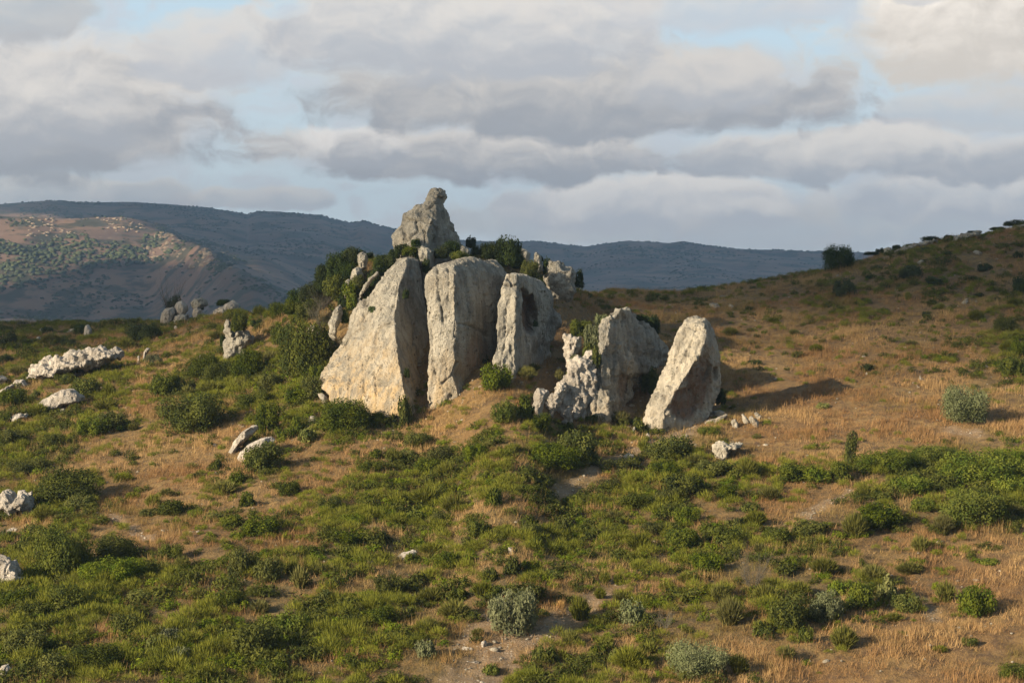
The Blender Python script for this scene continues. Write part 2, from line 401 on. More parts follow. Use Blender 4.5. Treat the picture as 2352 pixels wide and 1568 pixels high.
def pillow(poly, Y, d, sheet, sink=.5, front=.72, tilt=0.):
    """an outline at distance Y swollen to a body about d deep; tilt leans its top away from the eye"""
    w = np.array([P(*uv(sheet, a, b), Y) for a, b in poly]); c = w.mean(0); zl, zh = w[:, 2].min(), w[:, 2].max()
    low = np.clip(1 - (w[:, 2] - zl) / (.25 * (zh - zl) + 1e-6), 0, 1)
    rings = []
    for sc, off in ((front * .55, -.62), (front, -.45), (1, -.12), (1, .3), (.75, .7)):
        q = c + (w - c) * np.array((sc, 1, sc + (1 - sc) * .45)); q[:, 1] += off * d + tilt * (q[:, 2] - zl); q[:, 2] -= low * sink
        rings.append(q)
    n = len(poly); V = np.array(rings).reshape(-1, 3); Fs = []
    for i in range(len(rings) - 1):
        for j in range(n):
            Fs.append((i * n + j, i * n + (j + 1) % n, (i + 1) * n + (j + 1) % n, (i + 1) * n + j))
    Fs.append(tuple(range(n))[::-1]); Fs.append(tuple((len(rings) - 1) * n + j for j in range(n)))
    return V, Fs
def rock(name, bodies, label, cat='rock', voxel=.11, lump=.22, flute=.1, fine=.06, freq=.55, crack=.0, pits=0, dents=(), ochre=(0, 0), mat=None, group=None, smooth=2, ref=None, seed=0, pitr=(.10, .26), vert=.22, chop=0, cracks=()):
    bm = bmesh.new()
    for V, Fs in bodies:
        vs = [bm.verts.new(v) for v in V]
        for f in Fs:
            try: bm.faces.new([vs[i] for i in f])
            except ValueError: pass
    bmesh.ops.recalc_face_normals(bm, faces=bm.faces); bmesh.ops.triangulate(bm, faces=bm.faces)
    me = bpy.data.meshes.new('tmp'); bm.to_mesh(me); bm.free()
    o = bpy.data.objects.new('tmp', me); COL.objects.link(o)
    md = o.modifiers.new('r', 'REMESH'); md.mode = 'VOXEL'; md.voxel_size = voxel
    if smooth:
        sm = o.modifiers.new('s', 'SMOOTH'); sm.iterations = smooth; sm.factor = .6
    ev = o.evaluated_get(bpy.context.evaluated_depsgraph_get()); out = bpy.data.meshes.new_from_object(ev)
    n = len(out.vertices); co = np.empty(n * 3, np.float32); out.vertices.foreach_get('co', co); co = co.reshape(-1, 3).astype(float)
    nr = np.empty(n * 3, np.float32); out.vertices.foreach_get('normal', nr); nr = nr.reshape(-1, 3).astype(float)
    COL.objects.unlink(o); bpy.data.objects.remove(o); bpy.data.meshes.remove(me)
    s = seed * 13.7
    if chop:
        rc = np.random.default_rng(seed + 500)
        for _ in range(chop):
            k = rc.normal(size=3); k[1] = -abs(k[1]) * .8; k /= np.linalg.norm(k); pr = co @ k; hi = pr.max(); lim = hi - rc.uniform(.02, .12) * (hi - np.median(pr)) * 1.5
            over = np.maximum(pr - lim, 0); co = co - k * over[:, None]
    d = lump * fbm(co * freq + s, 3)
    d += flute * fbm(co * np.array((1.5, 1.5, vert)) + s + 5, 3)
    d += .6 * flute * fbm(co * np.array((3.4, 3.4, vert * 2)) + s + 15, 2)
    d += fine * (1.2 * fbm(co * 2.7 + s + 9, 4) - .8 * np.abs(fbm(co * 1.7 + s + 19, 3)))
    if crack:
        w = co + .35 * np.stack([fbm(co * .9 + 3 + k * 7, 2) for k in range(3)], -1)
        for fq, sd in ((.32, 1), (.6, 4)):
            q = fbm(w * np.array((fq, fq, fq * .8)) + s + sd, 2)
            d -= crack * np.exp(-(q / .05) ** 2)
        cell = np.floor(fbm(w * .5 + s, 2) * 4) * .5
        d += crack * .5 * cell
    raw_shade = np.zeros(n)
    r0 = np.random.default_rng(seed + 100)
    newco = co + nr * d[:, None]
    H = (co[:, 2] - co[:, 2].min()) / (np.ptp(co[:, 2]) + 1e-6)
    for _ in range(pits):
        i = r0.integers(n)
        if nr[i, 1] > .3 or r0.random() < H[i] * .7: continue
        rr = r0.uniform(*pitr); q = np.linalg.norm((co - co[i]) * np.array((1, 1, .8)), axis=1) / rr
        newco -= nr * (np.exp(-(q ** 2) * 1.4) * rr * 1.15)[:, None]
    if cracks:
        pu, pv = proj(co[:, 0], co[:, 1], co[:, 2]); m_ = co[:, 1].mean() / F; wob = .10 * fbm(co * 1.3 + s + 31, 3)
        for sh, wdt, dep, line in cracks:
            L_ = [uv(sh, a, bb) for a, bb in line]; best = np.full(n, 9e9); wdt = wdt * .75
            for (u0, v0), (u1, v1) in zip(L_[:-1], L_[1:]):
                tt = np.clip(((pu - u0) * (u1 - u0) + (pv - v0) * (v1 - v0)) / ((u1 - u0) ** 2 + (v1 - v0) ** 2 + 1e-9), 0, 1)
                best = np.minimum(best, np.hypot(pu - u0 - tt * (u1 - u0), pv - v0 - tt * (v1 - v0)) * m_)
            newco -= nr * (dep * np.exp(-((best + wob) / wdt) ** 2) * (nr[:, 1] < .25))[:, None]
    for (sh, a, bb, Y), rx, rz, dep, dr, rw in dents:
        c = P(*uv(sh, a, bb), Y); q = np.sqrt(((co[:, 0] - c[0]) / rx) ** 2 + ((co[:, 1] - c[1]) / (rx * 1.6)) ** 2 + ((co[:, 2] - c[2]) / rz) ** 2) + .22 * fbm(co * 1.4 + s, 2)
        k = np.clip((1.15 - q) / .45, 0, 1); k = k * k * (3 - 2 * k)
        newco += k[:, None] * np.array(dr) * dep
        raw_shade = np.maximum(raw_shade, k * rw)
    och = np.clip((ochre[0] - H) / (ochre[0] + 1e-6), 0, 1) * ochre[1] + .18 * np.clip(fbm(co * .35 + s + 2, 2), 0, 1) if ochre[0] else .18 * np.clip(fbm(co * .35 + s + 2, 2), 0, 1)
    base = np.array(((newco[:, 0].min() + newco[:, 0].max()) / 2, (newco[:, 1].min() + newco[:, 1].max()) / 2, newco[:, 2].min()))
    out.vertices.foreach_set('co', (newco - base).astype(np.float32).ravel())
    for nm, ar in (('ochre', och), ('raw_shade', raw_shade)):
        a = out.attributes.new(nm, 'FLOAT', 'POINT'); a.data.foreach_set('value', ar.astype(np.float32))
    out.polygons.foreach_set('use_smooth', np.ones(len(out.polygons), bool)); out.update()
    out.materials.clear(); out.name = name
    ob = link(name, out, mat or LIME, None, base)
    tag(ob, label, cat, group, 'thing')
    ROCKS.append((base[0], base[1], max(np.ptp(newco[:, 0]), np.ptp(newco[:, 1])) / 2))
    if ref:
        c = newco.mean(0); u, v = proj(*c); LAND.append((ref, u, v))
    return ob

S1 = [[(555, 497, 183.5), (592, 492, 182.5), (660, 512, 185)], [(480, 562, 183.3), (582, 560, 181.6), (682, 600, 185)],
      [(405, 640, 182.9), (542, 660, 180.2), (695, 700, 184.6)], [(330, 735, 182.4), (526, 770, 178.6), (706, 820, 184)],
      [(248, 820, 181.8), (514, 870, 177), (710, 930, 183)], [(226, 935, 181.2), (524, 985, 175.4), (714, 1040, 182)],
      [(160, 1062, 180.2), (540, 1110, 173.9), (714, 1130, 181)], [(88, 1175, 178.8), (560, 1205, 172.9), (714, 1220, 180)],
      [(68, 1252, 177.6), (578, 1290, 172), (708, 1300, 179)], [(130, 1300, 176.4), (590, 1370, 171.4), (695, 1390, 177)], [(138, 1480, 175.5), (580, 1540, 171), (695, 1520, 176)]]
rock('limestone_slab', [loft(S1, 1, .55, 4.)], 'largest pale limestone slab, a sloping fin with ochre foot, left of the outcrop', 'rock', .075, .18, .075, .05, .4, .05, 190, ochre=(.62, 1.), ref='the largest limestone slab', seed=1, pitr=(.07, .2), cracks=[(1, .13, .3, [(455, 600), (400, 650), (340, 740), (328, 800), (326, 860)]), (1, .10, .22, [(515, 880), (450, 892), (418, 925), (405, 1000)]), (1, .12, .25, [(330, 905), (260, 950), (180, 1050)]), (1, .1, .2, [(535, 640), (515, 790), (470, 830)]), (1, .09, .2, [(250, 1170), (245, 1330)]), (1, .08, .16, [(400, 1180), (408, 1340)]), (1, .09, .16, [(330, 1120), (335, 1280)]), (1, .16, .35, [(620, 560), (600, 700), (650, 840), (640, 1000)]), (1, .12, .3, [(660, 1050), (690, 1250)])])
S2 = [[(770, 545, 178.5), (880, 512, 178), (975, 488, 181), (1120, 520, 184)], [(722, 572, 177.2), (868, 532, 176.3), (985, 505, 179.6), (1160, 555, 183.5)],
      [(698, 615, 176.5), (868, 580, 175.6), (1000, 565, 178.6), (1195, 610, 183)], [(692, 690, 176), (866, 700, 175), (1010, 700, 178), (1182, 700, 183)],
      [(704, 770, 175.6), (876, 830, 174.6), (1010, 830, 177.5), (1165, 800, 182.5)], [(716, 880, 175.2), (880, 900, 174.2), (1005, 920, 177), (1140, 920, 182)],
      [(719, 1000, 174.8), (864, 1010, 174), (1000, 1030, 176.7), (1120, 1030, 181)], [(708, 1140, 174.2), (874, 1110, 173.8), (990, 1120, 176.5), (1090, 1130, 180)],
      [(710, 1280, 173.6), (854, 1190, 173.6), (960, 1200, 176), (1040, 1190, 178.5)], [(704, 1370, 173), (888, 1280, 173.4), (940, 1270, 175), (1000, 1250, 176.8)], [(680, 1500, 172.4), (870, 1440, 172.9), (940, 1400, 174.5), (1000, 1360, 176)]]
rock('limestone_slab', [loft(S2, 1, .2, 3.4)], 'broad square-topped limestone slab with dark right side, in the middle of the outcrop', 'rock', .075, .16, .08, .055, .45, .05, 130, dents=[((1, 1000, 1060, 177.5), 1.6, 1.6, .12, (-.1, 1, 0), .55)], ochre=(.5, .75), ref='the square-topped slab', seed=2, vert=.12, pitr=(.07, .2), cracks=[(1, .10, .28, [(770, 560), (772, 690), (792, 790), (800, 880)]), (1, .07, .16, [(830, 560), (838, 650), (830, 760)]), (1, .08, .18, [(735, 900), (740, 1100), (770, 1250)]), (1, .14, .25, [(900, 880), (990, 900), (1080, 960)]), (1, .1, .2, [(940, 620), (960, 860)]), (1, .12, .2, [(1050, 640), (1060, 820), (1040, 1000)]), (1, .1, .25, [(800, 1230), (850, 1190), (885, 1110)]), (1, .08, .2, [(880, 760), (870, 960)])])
S3 = [[(1172, 590, 176.9), (1238, 590, 176.7), (1310, 610, 180.2), (1390, 632, 183.2)], [(1158, 640, 176.2), (1242, 650, 176.2), (1350, 680, 180.2), (1448, 700, 184.2)],
      [(1128, 770, 175.8), (1226, 770, 175.5), (1350, 790, 179.7), (1466, 810, 184.2)], [(1130, 860, 175.4), (1230, 900, 175.2), (1340, 900, 179.2), (1462, 900, 184.2)],
      [(1110, 1000, 175.0), (1226, 1040, 174.8), (1330, 1010, 178.7), (1450, 980, 183.7)], [(1086, 1180, 174.4), (1226, 1150, 174.4), (1320, 1090, 178.4), (1430, 1020, 183.2)], [(1072, 1290, 174.2), (1210, 1290, 174.2), (1320, 1220, 178.2), (1430, 1170, 183.2)]]
tailp = [(1460, 810), (1490, 830), (1508, 880), (1490, 910), (1465, 915), (1440, 960), (1430, 840)]
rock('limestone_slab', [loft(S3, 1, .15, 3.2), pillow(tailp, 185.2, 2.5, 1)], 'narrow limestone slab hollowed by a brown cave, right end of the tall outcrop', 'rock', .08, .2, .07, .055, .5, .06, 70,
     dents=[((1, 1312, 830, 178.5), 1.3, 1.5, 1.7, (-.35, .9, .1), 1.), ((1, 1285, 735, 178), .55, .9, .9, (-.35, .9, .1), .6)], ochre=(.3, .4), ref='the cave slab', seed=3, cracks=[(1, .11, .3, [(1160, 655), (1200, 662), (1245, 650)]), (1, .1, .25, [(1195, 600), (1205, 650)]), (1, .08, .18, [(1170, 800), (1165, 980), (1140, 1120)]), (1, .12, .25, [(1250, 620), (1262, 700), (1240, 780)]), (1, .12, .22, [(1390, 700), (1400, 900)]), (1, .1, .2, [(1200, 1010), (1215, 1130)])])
SC_ = [[(728, 88, 192), (768, 76, 191.5), (812, 96, 192)], [(706, 122, 191.8), (770, 130, 191), (824, 135, 192)], [(688, 165, 191.5), (758, 185, 190.5), (808, 185, 192)],
       [(630, 208, 191), (750, 232, 189.5), (834, 245, 192)], [(556, 240, 190.8), (728, 290, 188.7), (855, 290, 192)], [(548, 310, 190.5), (708, 350, 188), (885, 345, 192)],
       [(500, 365, 190), (690, 420, 187.5), (908, 395, 192)], [(506, 460, 189.5), (690, 490, 187), (925, 470, 192)], [(500, 700, 188), (690, 720, 186), (930, 700, 191)]]
knob = [(1075, 430), (1080, 405), (1100, 395), (1130, 410), (1140, 440), (1120, 470), (1080, 470)]
rock('rock_crag', [loft(SC_, 1, .5, 3.2)], 'jagged grey pointed crag crowning the top of the outcrop against the sky', 'rock', .09, .2, .08, .09, .55, .06, 60, ref='the summit crag', seed=4, smooth=1, pitr=(.12, .4), cracks=[(1, .16, .5, [(660, 235), (690, 210), (735, 190), (760, 175)]), (1, .14, .4, [(590, 275), (640, 268), (680, 270), (740, 300)]), (1, .14, .4, [(640, 270), (650, 330), (600, 380)]), (1, .13, .22, [(760, 140), (800, 148)]), (1, .13, .4, [(740, 300), (770, 330), (760, 400)]), (1, .13, .35, [(560, 310), (580, 380), (560, 440)]), (1, .13, .35, [(800, 240), (830, 300), (870, 340)]), (1, .12, .3, [(690, 330), (700, 400)])])
S4 = [[(822, 242, 178), (855, 230, 177.5), (900, 245, 179), (945, 262, 181)], [(690, 330, 177.6), (746, 335, 176.5), (900, 330, 179), (1060, 350, 183)],
      [(648, 470, 177), (725, 480, 175.8), (920, 470, 178.5), (1170, 480, 184)], [(640, 590, 176.5), (700, 600, 175.2), (930, 600, 178), (1238, 590, 185)],
      [(590, 720, 176), (688, 740, 174.6), (920, 720, 177.3), (1215, 700, 185)], [(575, 790, 175.6), (690, 800, 174.3), (915, 780, 177.2), (1100, 765, 182)],
      [(545, 880, 175), (700, 890, 174), (880, 860, 177), (955, 830, 180)],
      [(510, 1000, 174.2), (765, 1000, 173.3), (840, 1000, 176), (945, 970, 179)], [(488, 1150, 173.4), (735, 1130, 172.8), (790, 1100, 174.8), (890, 1060, 178)], [(470, 1330, 172.8), (700, 1300, 172.4), (790, 1260, 174), (890, 1220, 177)]]
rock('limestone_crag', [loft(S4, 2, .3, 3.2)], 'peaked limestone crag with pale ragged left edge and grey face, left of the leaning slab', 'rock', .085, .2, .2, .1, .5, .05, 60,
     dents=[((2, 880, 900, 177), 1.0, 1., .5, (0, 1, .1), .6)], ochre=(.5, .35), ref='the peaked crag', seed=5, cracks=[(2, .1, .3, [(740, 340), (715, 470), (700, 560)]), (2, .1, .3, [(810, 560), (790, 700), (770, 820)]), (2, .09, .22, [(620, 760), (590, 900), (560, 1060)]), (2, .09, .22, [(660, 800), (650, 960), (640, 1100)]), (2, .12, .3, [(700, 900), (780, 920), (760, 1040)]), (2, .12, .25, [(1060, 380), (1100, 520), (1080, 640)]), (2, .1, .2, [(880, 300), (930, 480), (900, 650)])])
pin = [(362, 470), (375, 450), (425, 446), (470, 462), (528, 468), (505, 560), (450, 620), (415, 700), (398, 690), (378, 580)]
rag = [(640, 600), (470, 650), (415, 700), (400, 780), (340, 860), (300, 940), (240, 990), (215, 1070), (230, 1130), (300, 1120), (360, 1240), (450, 1240), (560, 1120), (655, 820)]
rock('ragged_ridge', [pillow(pin, 177, 1.3, 2), pillow(rag, 172.6, 1.5, 2, .6, .72, .45)], 'ragged white rock ridge stepping down left of the peaked crag', 'rock', .085, .26, .16, .11, 1., .12, 60, mat=WHITE, ref='the ragged ridge', seed=6, smooth=1)
spur1 = [(330, 860), (300, 930), (240, 985), (205, 1060), (190, 1150), (250, 1170), (300, 1080), (380, 1000), (420, 900), (390, 850)]; spur2 = [(380, 1095), (420, 1085), (452, 1150), (455, 1260), (400, 1270), (360, 1230), (365, 1140)]; spur3 = [(470, 880), (530, 860), (545, 960), (500, 1090), (455, 1080), (440, 980)]
for sp_, Y_, lb_ in ((spur1, 174.9, 'jagged white spur, lowest left step of the ragged ridge'), (spur2, 173.7, 'pointed white rock at the foot of the ragged ridge'), (spur3, 174.6, 'white rock spur between the ragged ridge and the peaked crag')):
    rock('rock_spur', [pillow(sp_, hit(*uv(2, np.mean([p_[0] for p_ in sp_]), max(p_[1] for p_ in sp_) - 25))[1] + .5, 1.4, 2, .6, .72, .3)], lb_, 'rock', .07, .16, .14, .16, 1.5, .14, 30, mat=WHITE, seed=int(Y_ * 10) % 50, smooth=1)
pil = [(130, 935), (160, 912), (212, 928), (235, 930), (240, 960), (216, 1000), (192, 1050), (182, 1150), (112, 1160), (100, 1080), (132, 1005)]
rock('rock_pillar', [pillow(pil, hit(*uv(2, 150, 1130))[1] + .4, 1.1, 2, .5)], 'small stacked white rock pillar at the left foot of the ragged ridge', 'rock', .06, .14, .06, .06, .9, .08, 10, mat=WHITE, seed=7, smooth=2)
S5 = [[(1430, 318, 176.4), (1540, 322, 175.4), (1598, 345, 177)], [(1362, 350, 175.8), (1565, 410, 174.2), (1632, 430, 177)], [(1310, 450, 175.3), (1568, 480, 173.8), (1657, 540, 177)],
      [(1265, 570, 174.9), (1515, 610, 173.3), (1684, 650, 177)], [(1215, 730, 174.5), (1462, 700, 172.9), (1690, 760, 177)], [(1165, 855, 174.1), (1392, 800, 172.6), (1694, 870, 177)],
      [(1095, 980, 173.7), (1288, 975, 172.2), (1668, 960, 176.8)], [(1058, 1060, 173.2), (1216, 1095, 171.8), (1615, 1080, 176)], [(1030, 1170, 172.7), (1200, 1180, 171.5), (1585, 1150, 175)], [(1048, 1350, 172.2), (1195, 1360, 171.3), (1540, 1290, 174.5)]]
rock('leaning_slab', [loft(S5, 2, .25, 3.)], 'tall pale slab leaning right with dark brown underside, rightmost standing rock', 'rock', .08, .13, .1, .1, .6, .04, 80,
     dents=[((2, 1530, 720, 175), .75, 1.2, .55, (-.2, .9, .1), .5), ((2, 1640, 780, 176.5), .4, .6, .5, (-.5, .8, .1), .4), ((2, 1380, 1040, 173.5), 1.5, 1.3, .3, (-.1, 1, .1), 1.), ((2, 1480, 900, 174.5), 1.5, 2., .2, (-.2, 1, .1), .9)], mat=PALE, ochre=(.35, .6), ref='the leaning slab', seed=8, pitr=(.08, .2), cracks=[(2, .08, .18, [(1400, 380), (1330, 560), (1270, 760)]), (2, .08, .18, [(1480, 400), (1420, 560), (1330, 740), (1240, 900)]), (2, .1, .3, [(1470, 690), (1450, 720), (1440, 790)]), (2, .1, .25, [(1560, 400), (1500, 420), (1420, 390)])])  # raw brown on the undercut face, also darkening its shade in the colour

def simple(sheet, poly, label, name='boulder', d=None, Y=None, mat=None, ref=None, tilt=.25, lump=.16, fine=.07, voxel=None, crack=.05, group=None, freq=.8, front=.72, smooth=2, cat='rock', chop=10):
    q = np.array([uv(sheet, a, b) for a, b in poly]); w = np.ptp(q[:, 0]); h = np.ptp(q[:, 1])
    if Y is None: Y = hit(q[:, 0].mean(), q[:, 1].max() - h * .12)[1]
    m_ = Y / F
    d = d or .8 * min(w, h * 1.6) * m_
    vx = voxel or max(.045, min(w, h) * m_ / 22)
    sc = min(1, min(w, h) * m_ / 2.2)
    return rock(name, [pillow(poly, Y, d, sheet, .3, front, tilt)], label, cat, vx, lump * sc * 1.3, .05 * sc, fine * sc * .6, freq / max(sc, .3), crack * sc * .7, 12, mat=mat, group=group, ref=ref, seed=int(q.sum()) % 97, smooth=smooth, pitr=(.06, .2), chop=chop)
# right shoulder of the outcrop
simple(11, [(1990, 225), (2120, 222), (2135, 262), (2200, 275), (2232, 320), (2225, 370), (2250, 470), (2200, 540), (2000, 540), (1945, 420), (1935, 360), (1985, 330)], 'pale blocky rock with deep joints on the right shoulder of the outcrop', 'jointed_rock', 2.4, 191, None, 'the jointed shoulder rock', .1, .3, .06, .07, .16)
simple(11, [(1825, 140), (1860, 122), (1905, 160), (1912, 230), (1880, 240), (1835, 200)], 'small knobbly rock showing above bushes left of the jointed shoulder rock', 'boulder', 1.1, 191)
simple(11, [(1830, 240), (1880, 228), (1925, 250), (1920, 290), (1850, 300)], 'low pale boulder under the knobbly rock on the right shoulder', 'boulder', 1., 190.5)
simple(11, [(1660, 80), (1700, 64), (1760, 95), (1800, 130), (1790, 200), (1680, 150)], 'smooth pale rock back edge showing right of the dark summit tree', 'boulder', 1.2, 195)
simple(11, [(1400, 70), (1405, 30), (1440, 10), (1455, 30), (1450, 130), (1405, 130)], 'small pointed pale rock left of the dark summit tree', 'boulder', .8, 195)
simple(11, [(1090, 70), (1130, 45), (1190, 75), (1215, 120), (1190, 200), (1100, 190)], 'brownish weathered rock among shrubs below right of the summit crag', 'boulder', 1.2, 188)
simple(11, [(690, 100), (740, 70), (830, 100), (850, 170), (860, 260), (760, 270), (700, 220)], 'broken grey ledge below the summit crag above the square-topped slab', 'rock_ledge', 1.8, 186.5, None, None, .2, .3, .12, .07, .14)
# left flank pinnacles
simple(11, [(105, 130), (150, 110), (195, 130), (205, 200), (190, 270), (120, 280), (110, 200)], 'upright grey pinnacle highest on the green left flank', 'rock_pinnacle', 1.1, 190, None, 'the highest flank pinnacle', 0)
simple(11, [(60, 270), (95, 250), (150, 280), (165, 350), (140, 420), (90, 480), (35, 490), (30, 380)], 'leaning grey pinnacle just below the highest flank pinnacle', 'rock_pinnacle', 1.2, 187.5, None, None, 0)
simple(1, [(230, 630), (250, 612), (262, 650), (250, 700), (225, 720), (212, 680)], 'short grey rock tooth left of the leaning flank pinnacle', 'rock_pinnacle', 1., 186.5, None, None, 0)
simple(11, [(200, 420), (260, 340), (300, 300), (310, 330), (250, 400), (180, 480), (120, 560), (90, 650), (70, 640), (120, 540)], 'long thin rock rib beside the upper left edge of the largest slab', 'rock_rib', 1., 184.3, None, None, .1)
simple(1, [(165, 790), (190, 770), (215, 800), (200, 870), (180, 900), (160, 960), (130, 950), (125, 880), (150, 840)], 'grey broken rock rib in brown brush on the lower left flank', 'rock_rib', 1.3, 182.5, None, 'the lower flank rib', .1, .3, .12, .07, .14)
simple(1, [(5, 920), (20, 895), (50, 890), (60, 915), (40, 935), (10, 935)], 'pale boulder at the upper edge of the large dark tree on the left flank', 'boulder', None, 189, PALE)
simple(1, [(62, 1298), (95, 1290), (118, 1310), (125, 1360), (110, 1390), (95, 1350), (75, 1320)], 'white stone propped under the overhanging left end of the largest slab', 'boulder', .8, 176.6, PALE)
simple(1, [(10, 1440), (40, 1428), (68, 1445), (70, 1465), (30, 1472), (5, 1460)], 'small white boulder in front of the left end of the largest slab', 'boulder', None, None, PALE)
simple(1, [(920, 1320), (960, 1260), (1010, 1215), (1050, 1200), (1060, 1230), (1000, 1300), (940, 1350), (890, 1360)], 'pale talus apron at the right foot of the square-topped slab', 'rock_apron', 1.8, 175, None, None, .4)
simple(10, [(360, 290), (400, 250), (470, 215), (520, 205), (530, 225), (450, 270), (400, 295)], 'thin pale rock lip at the foot of the square-topped slab', 'rock_lip', 1., 172.3, PALE, None, .4)
simple(1, [(1232, 1232), (1250, 1222), (1280, 1222), (1275, 1238), (1240, 1242)], 'flat white stone in dry grass below the cave slab', 'boulder', None, None, PALE)
simple(10, [(625, 305), (660, 282), (715, 285), (705, 302), (650, 315)], 'flat cream stone in the grass below the square-topped slab', 'boulder', None, None, PALE)
# between and around the two right-hand rocks
simple(2, [(930, 1290), (950, 1240), (975, 1228), (965, 1265), (945, 1295)], 'thin white tooth of rock at the left foot of the leaning slab', 'boulder', .5, None, PALE, None, 0)
simple(2, [(1055, 1300), (1075, 1282), (1098, 1300), (1080, 1320)], 'small cream stone just below the foot of the leaning slab', 'boulder', None, None, PALE)
simple(2, [(1525, 1200), (1560, 1175), (1640, 1165), (1740, 1125), (1765, 1140), (1700, 1180), (1600, 1205)], 'low pale rock ledge at the right foot of the leaning slab', 'rock_ledge', .8, None, PALE, None, .4, .2, .12, None, .12)
simple(2, [(1770, 1185), (1810, 1162), (1838, 1200), (1830, 1245), (1800, 1255)], 'leftmost of the white rocks in grass right of the leaning slab', 'boulder', None, None, PALE, None, .3)
simple(2, [(1860, 1130), (1880, 1122), (1935, 1195), (1930, 1220), (1900, 1225)], 'slim tilted white blade, second white rock right of the leaning slab', 'boulder', .6, None, PALE, None, .2)
simple(2, [(1918, 1150), (1945, 1140), (2005, 1195), (2010, 1235), (1980, 1245)], 'largest tilted white blade in grass right of the leaning slab', 'boulder', .7, None, PALE, 'the tilted white blades', .2)
simple(2, [(1965, 1115), (1990, 1108), (2030, 1140), (2030, 1170), (2000, 1172)], 'small white rock at upper right of the tilted white blades', 'boulder', .5, None, PALE, None, .2)
simple(2, [(1620, 1105), (1680, 1090), (1735, 1110), (1720, 1145), (1640, 1150)], 'grey boulder in the shadow of the leaning slab', 'boulder', None, None, None)
simple(2, [(1615, 1430), (1650, 1370), (1700, 1355), (1770, 1380), (1880, 1380), (1860, 1415), (1760, 1430), (1740, 1480), (1690, 1505), (1630, 1480)], 'rough white outcrop flush with the grass below the tilted white blades', 'rock_outcrop', 1.3, None, PALE, 'the rough white outcrop', .5, .3, .2, .06, .2)
simple(2, [(850, 1520), (870, 1475), (910, 1450), (965, 1470), (970, 1490), (900, 1500), (880, 1530)], 'rounded white boulder half hidden by leaves beside the dirt track', 'boulder', None, None, PALE, 'the white boulder by the track')
# left side
simple(3, [(1572, 368), (1585, 440), (1605, 470), (1640, 436), (1690, 430), (1745, 470), (1750, 530), (1705, 590), (1700, 645), (1600, 628), (1575, 645), (1525, 642), (1552, 560), (1562, 470), (1560, 400)], 'ragged ochre-stained pinnacle with a bush growing on its top', 'rock_pinnacle', 2., None, None, 'the bush-topped pinnacle', 0, .4, .14, .06, .16, chop=0)
simple(3, [(1100, 370), (1115, 320), (1150, 285), (1195, 278), (1210, 320), (1190, 365), (1160, 385), (1115, 385)], 'egg-shaped grey boulder, left end of the boulder pile on the skyline', 'boulder', None, 236, WHITE, 'the skyline boulder pile', 0, .1, .03, None, .0, chop=0)
simple(3, [(1200, 275), (1215, 248), (1255, 238), (1290, 265), (1295, 300), (1265, 322), (1220, 318)], 'round grey boulder on top of the egg-shaped skyline boulder', 'boulder', None, 236.5, WHITE, None, 0, .1, .03, None, .0, chop=0)
simple(3, [(1188, 380), (1205, 340), (1250, 322), (1300, 330), (1305, 360), (1270, 388), (1220, 392)], 'low grey boulder under the round boulder of the skyline pile', 'boulder', None, 235.5, None, None, 0, .1, .04, None, .05, chop=3)
simple(3, [(1312, 245), (1340, 222), (1390, 213), (1425, 235), (1432, 265), (1390, 275), (1340, 285), (1318, 270)], 'wide flat-topped boulder balanced at the right of the skyline pile', 'boulder', None, 236.5, None, None, 0, .12, .04, None, .06, chop=3)
simple(3, [(1325, 325), (1335, 285), (1365, 275), (1390, 300), (1370, 340), (1340, 345)], 'upright grey boulder beneath the flat-topped skyline boulder', 'boulder', None, 236, WHITE, None, 0, .1, .03, None, .0, chop=0)
simple(3, [(1392, 345), (1410, 337), (1428, 345), (1420, 362), (1398, 362)], 'small pale stone right of the skyline boulder pile', 'boulder', None, None, WHITE)
simple(3, [(1188, 415), (1210, 404), (1228, 414), (1215, 424)], 'small flat pale stone below the skyline boulder pile', 'boulder', None, None, WHITE)
simple(3, [(1280, 395), (1292, 383), (1308, 393), (1298, 404)], 'tiny pale stone below the upright skyline boulder', 'boulder', None, None, WHITE)
simple(3, [(1460, 320), (1520, 275), (1590, 240), (1640, 250), (1640, 290), (1590, 312), (1500, 345)], 'sloping pale grey outcrop on the skyline right of the boulder pile', 'rock_outcrop', 2., 233, WHITE, 'the sloping skyline outcrop', .3, .3, .16, None, .12)
simple(3, [(583, 492), (579, 430), (590, 402), (608, 396), (632, 435), (636, 475), (625, 495)], 'upright standing stone on the left skyline slope', 'standing_stone', None, None, WHITE, 'the standing stone', 0, .1, .04, None, .0, chop=3)
simple(3, [(245, 530), (243, 498), (262, 480), (285, 492), (290, 520), (275, 535)], 'squat grey boulder left of the standing stone', 'boulder', None, None, None, None, 0)
simple(3, [(905, 445), (910, 410), (930, 394), (945, 415), (940, 445)], 'small upright grey stone right of the standing stone', 'boulder', None, None, None, None, 0)
simple(3, [(808, 455), (825, 432), (855, 435), (860, 460), (830, 468)], 'low pale stone between the standing stone and the small upright stone', 'boulder', None, None, None)
simple(3, [(440, 455), (480, 430), (540, 415), (545, 435), (500, 460), (460, 465)], 'flat pale ledge left of the standing stone', 'rock_ledge', None, None, None)
simple(3, [(270, 440), (285, 420), (310, 425), (320, 445), (290, 455)], 'low pale rock on the left skyline above the squat grey boulder', 'boulder', None, None, None)
simple(3, [(62, 470), (75, 458), (95, 465), (90, 478)], 'flat pale stone near the left edge of the skyline slope', 'boulder', None, None, None)
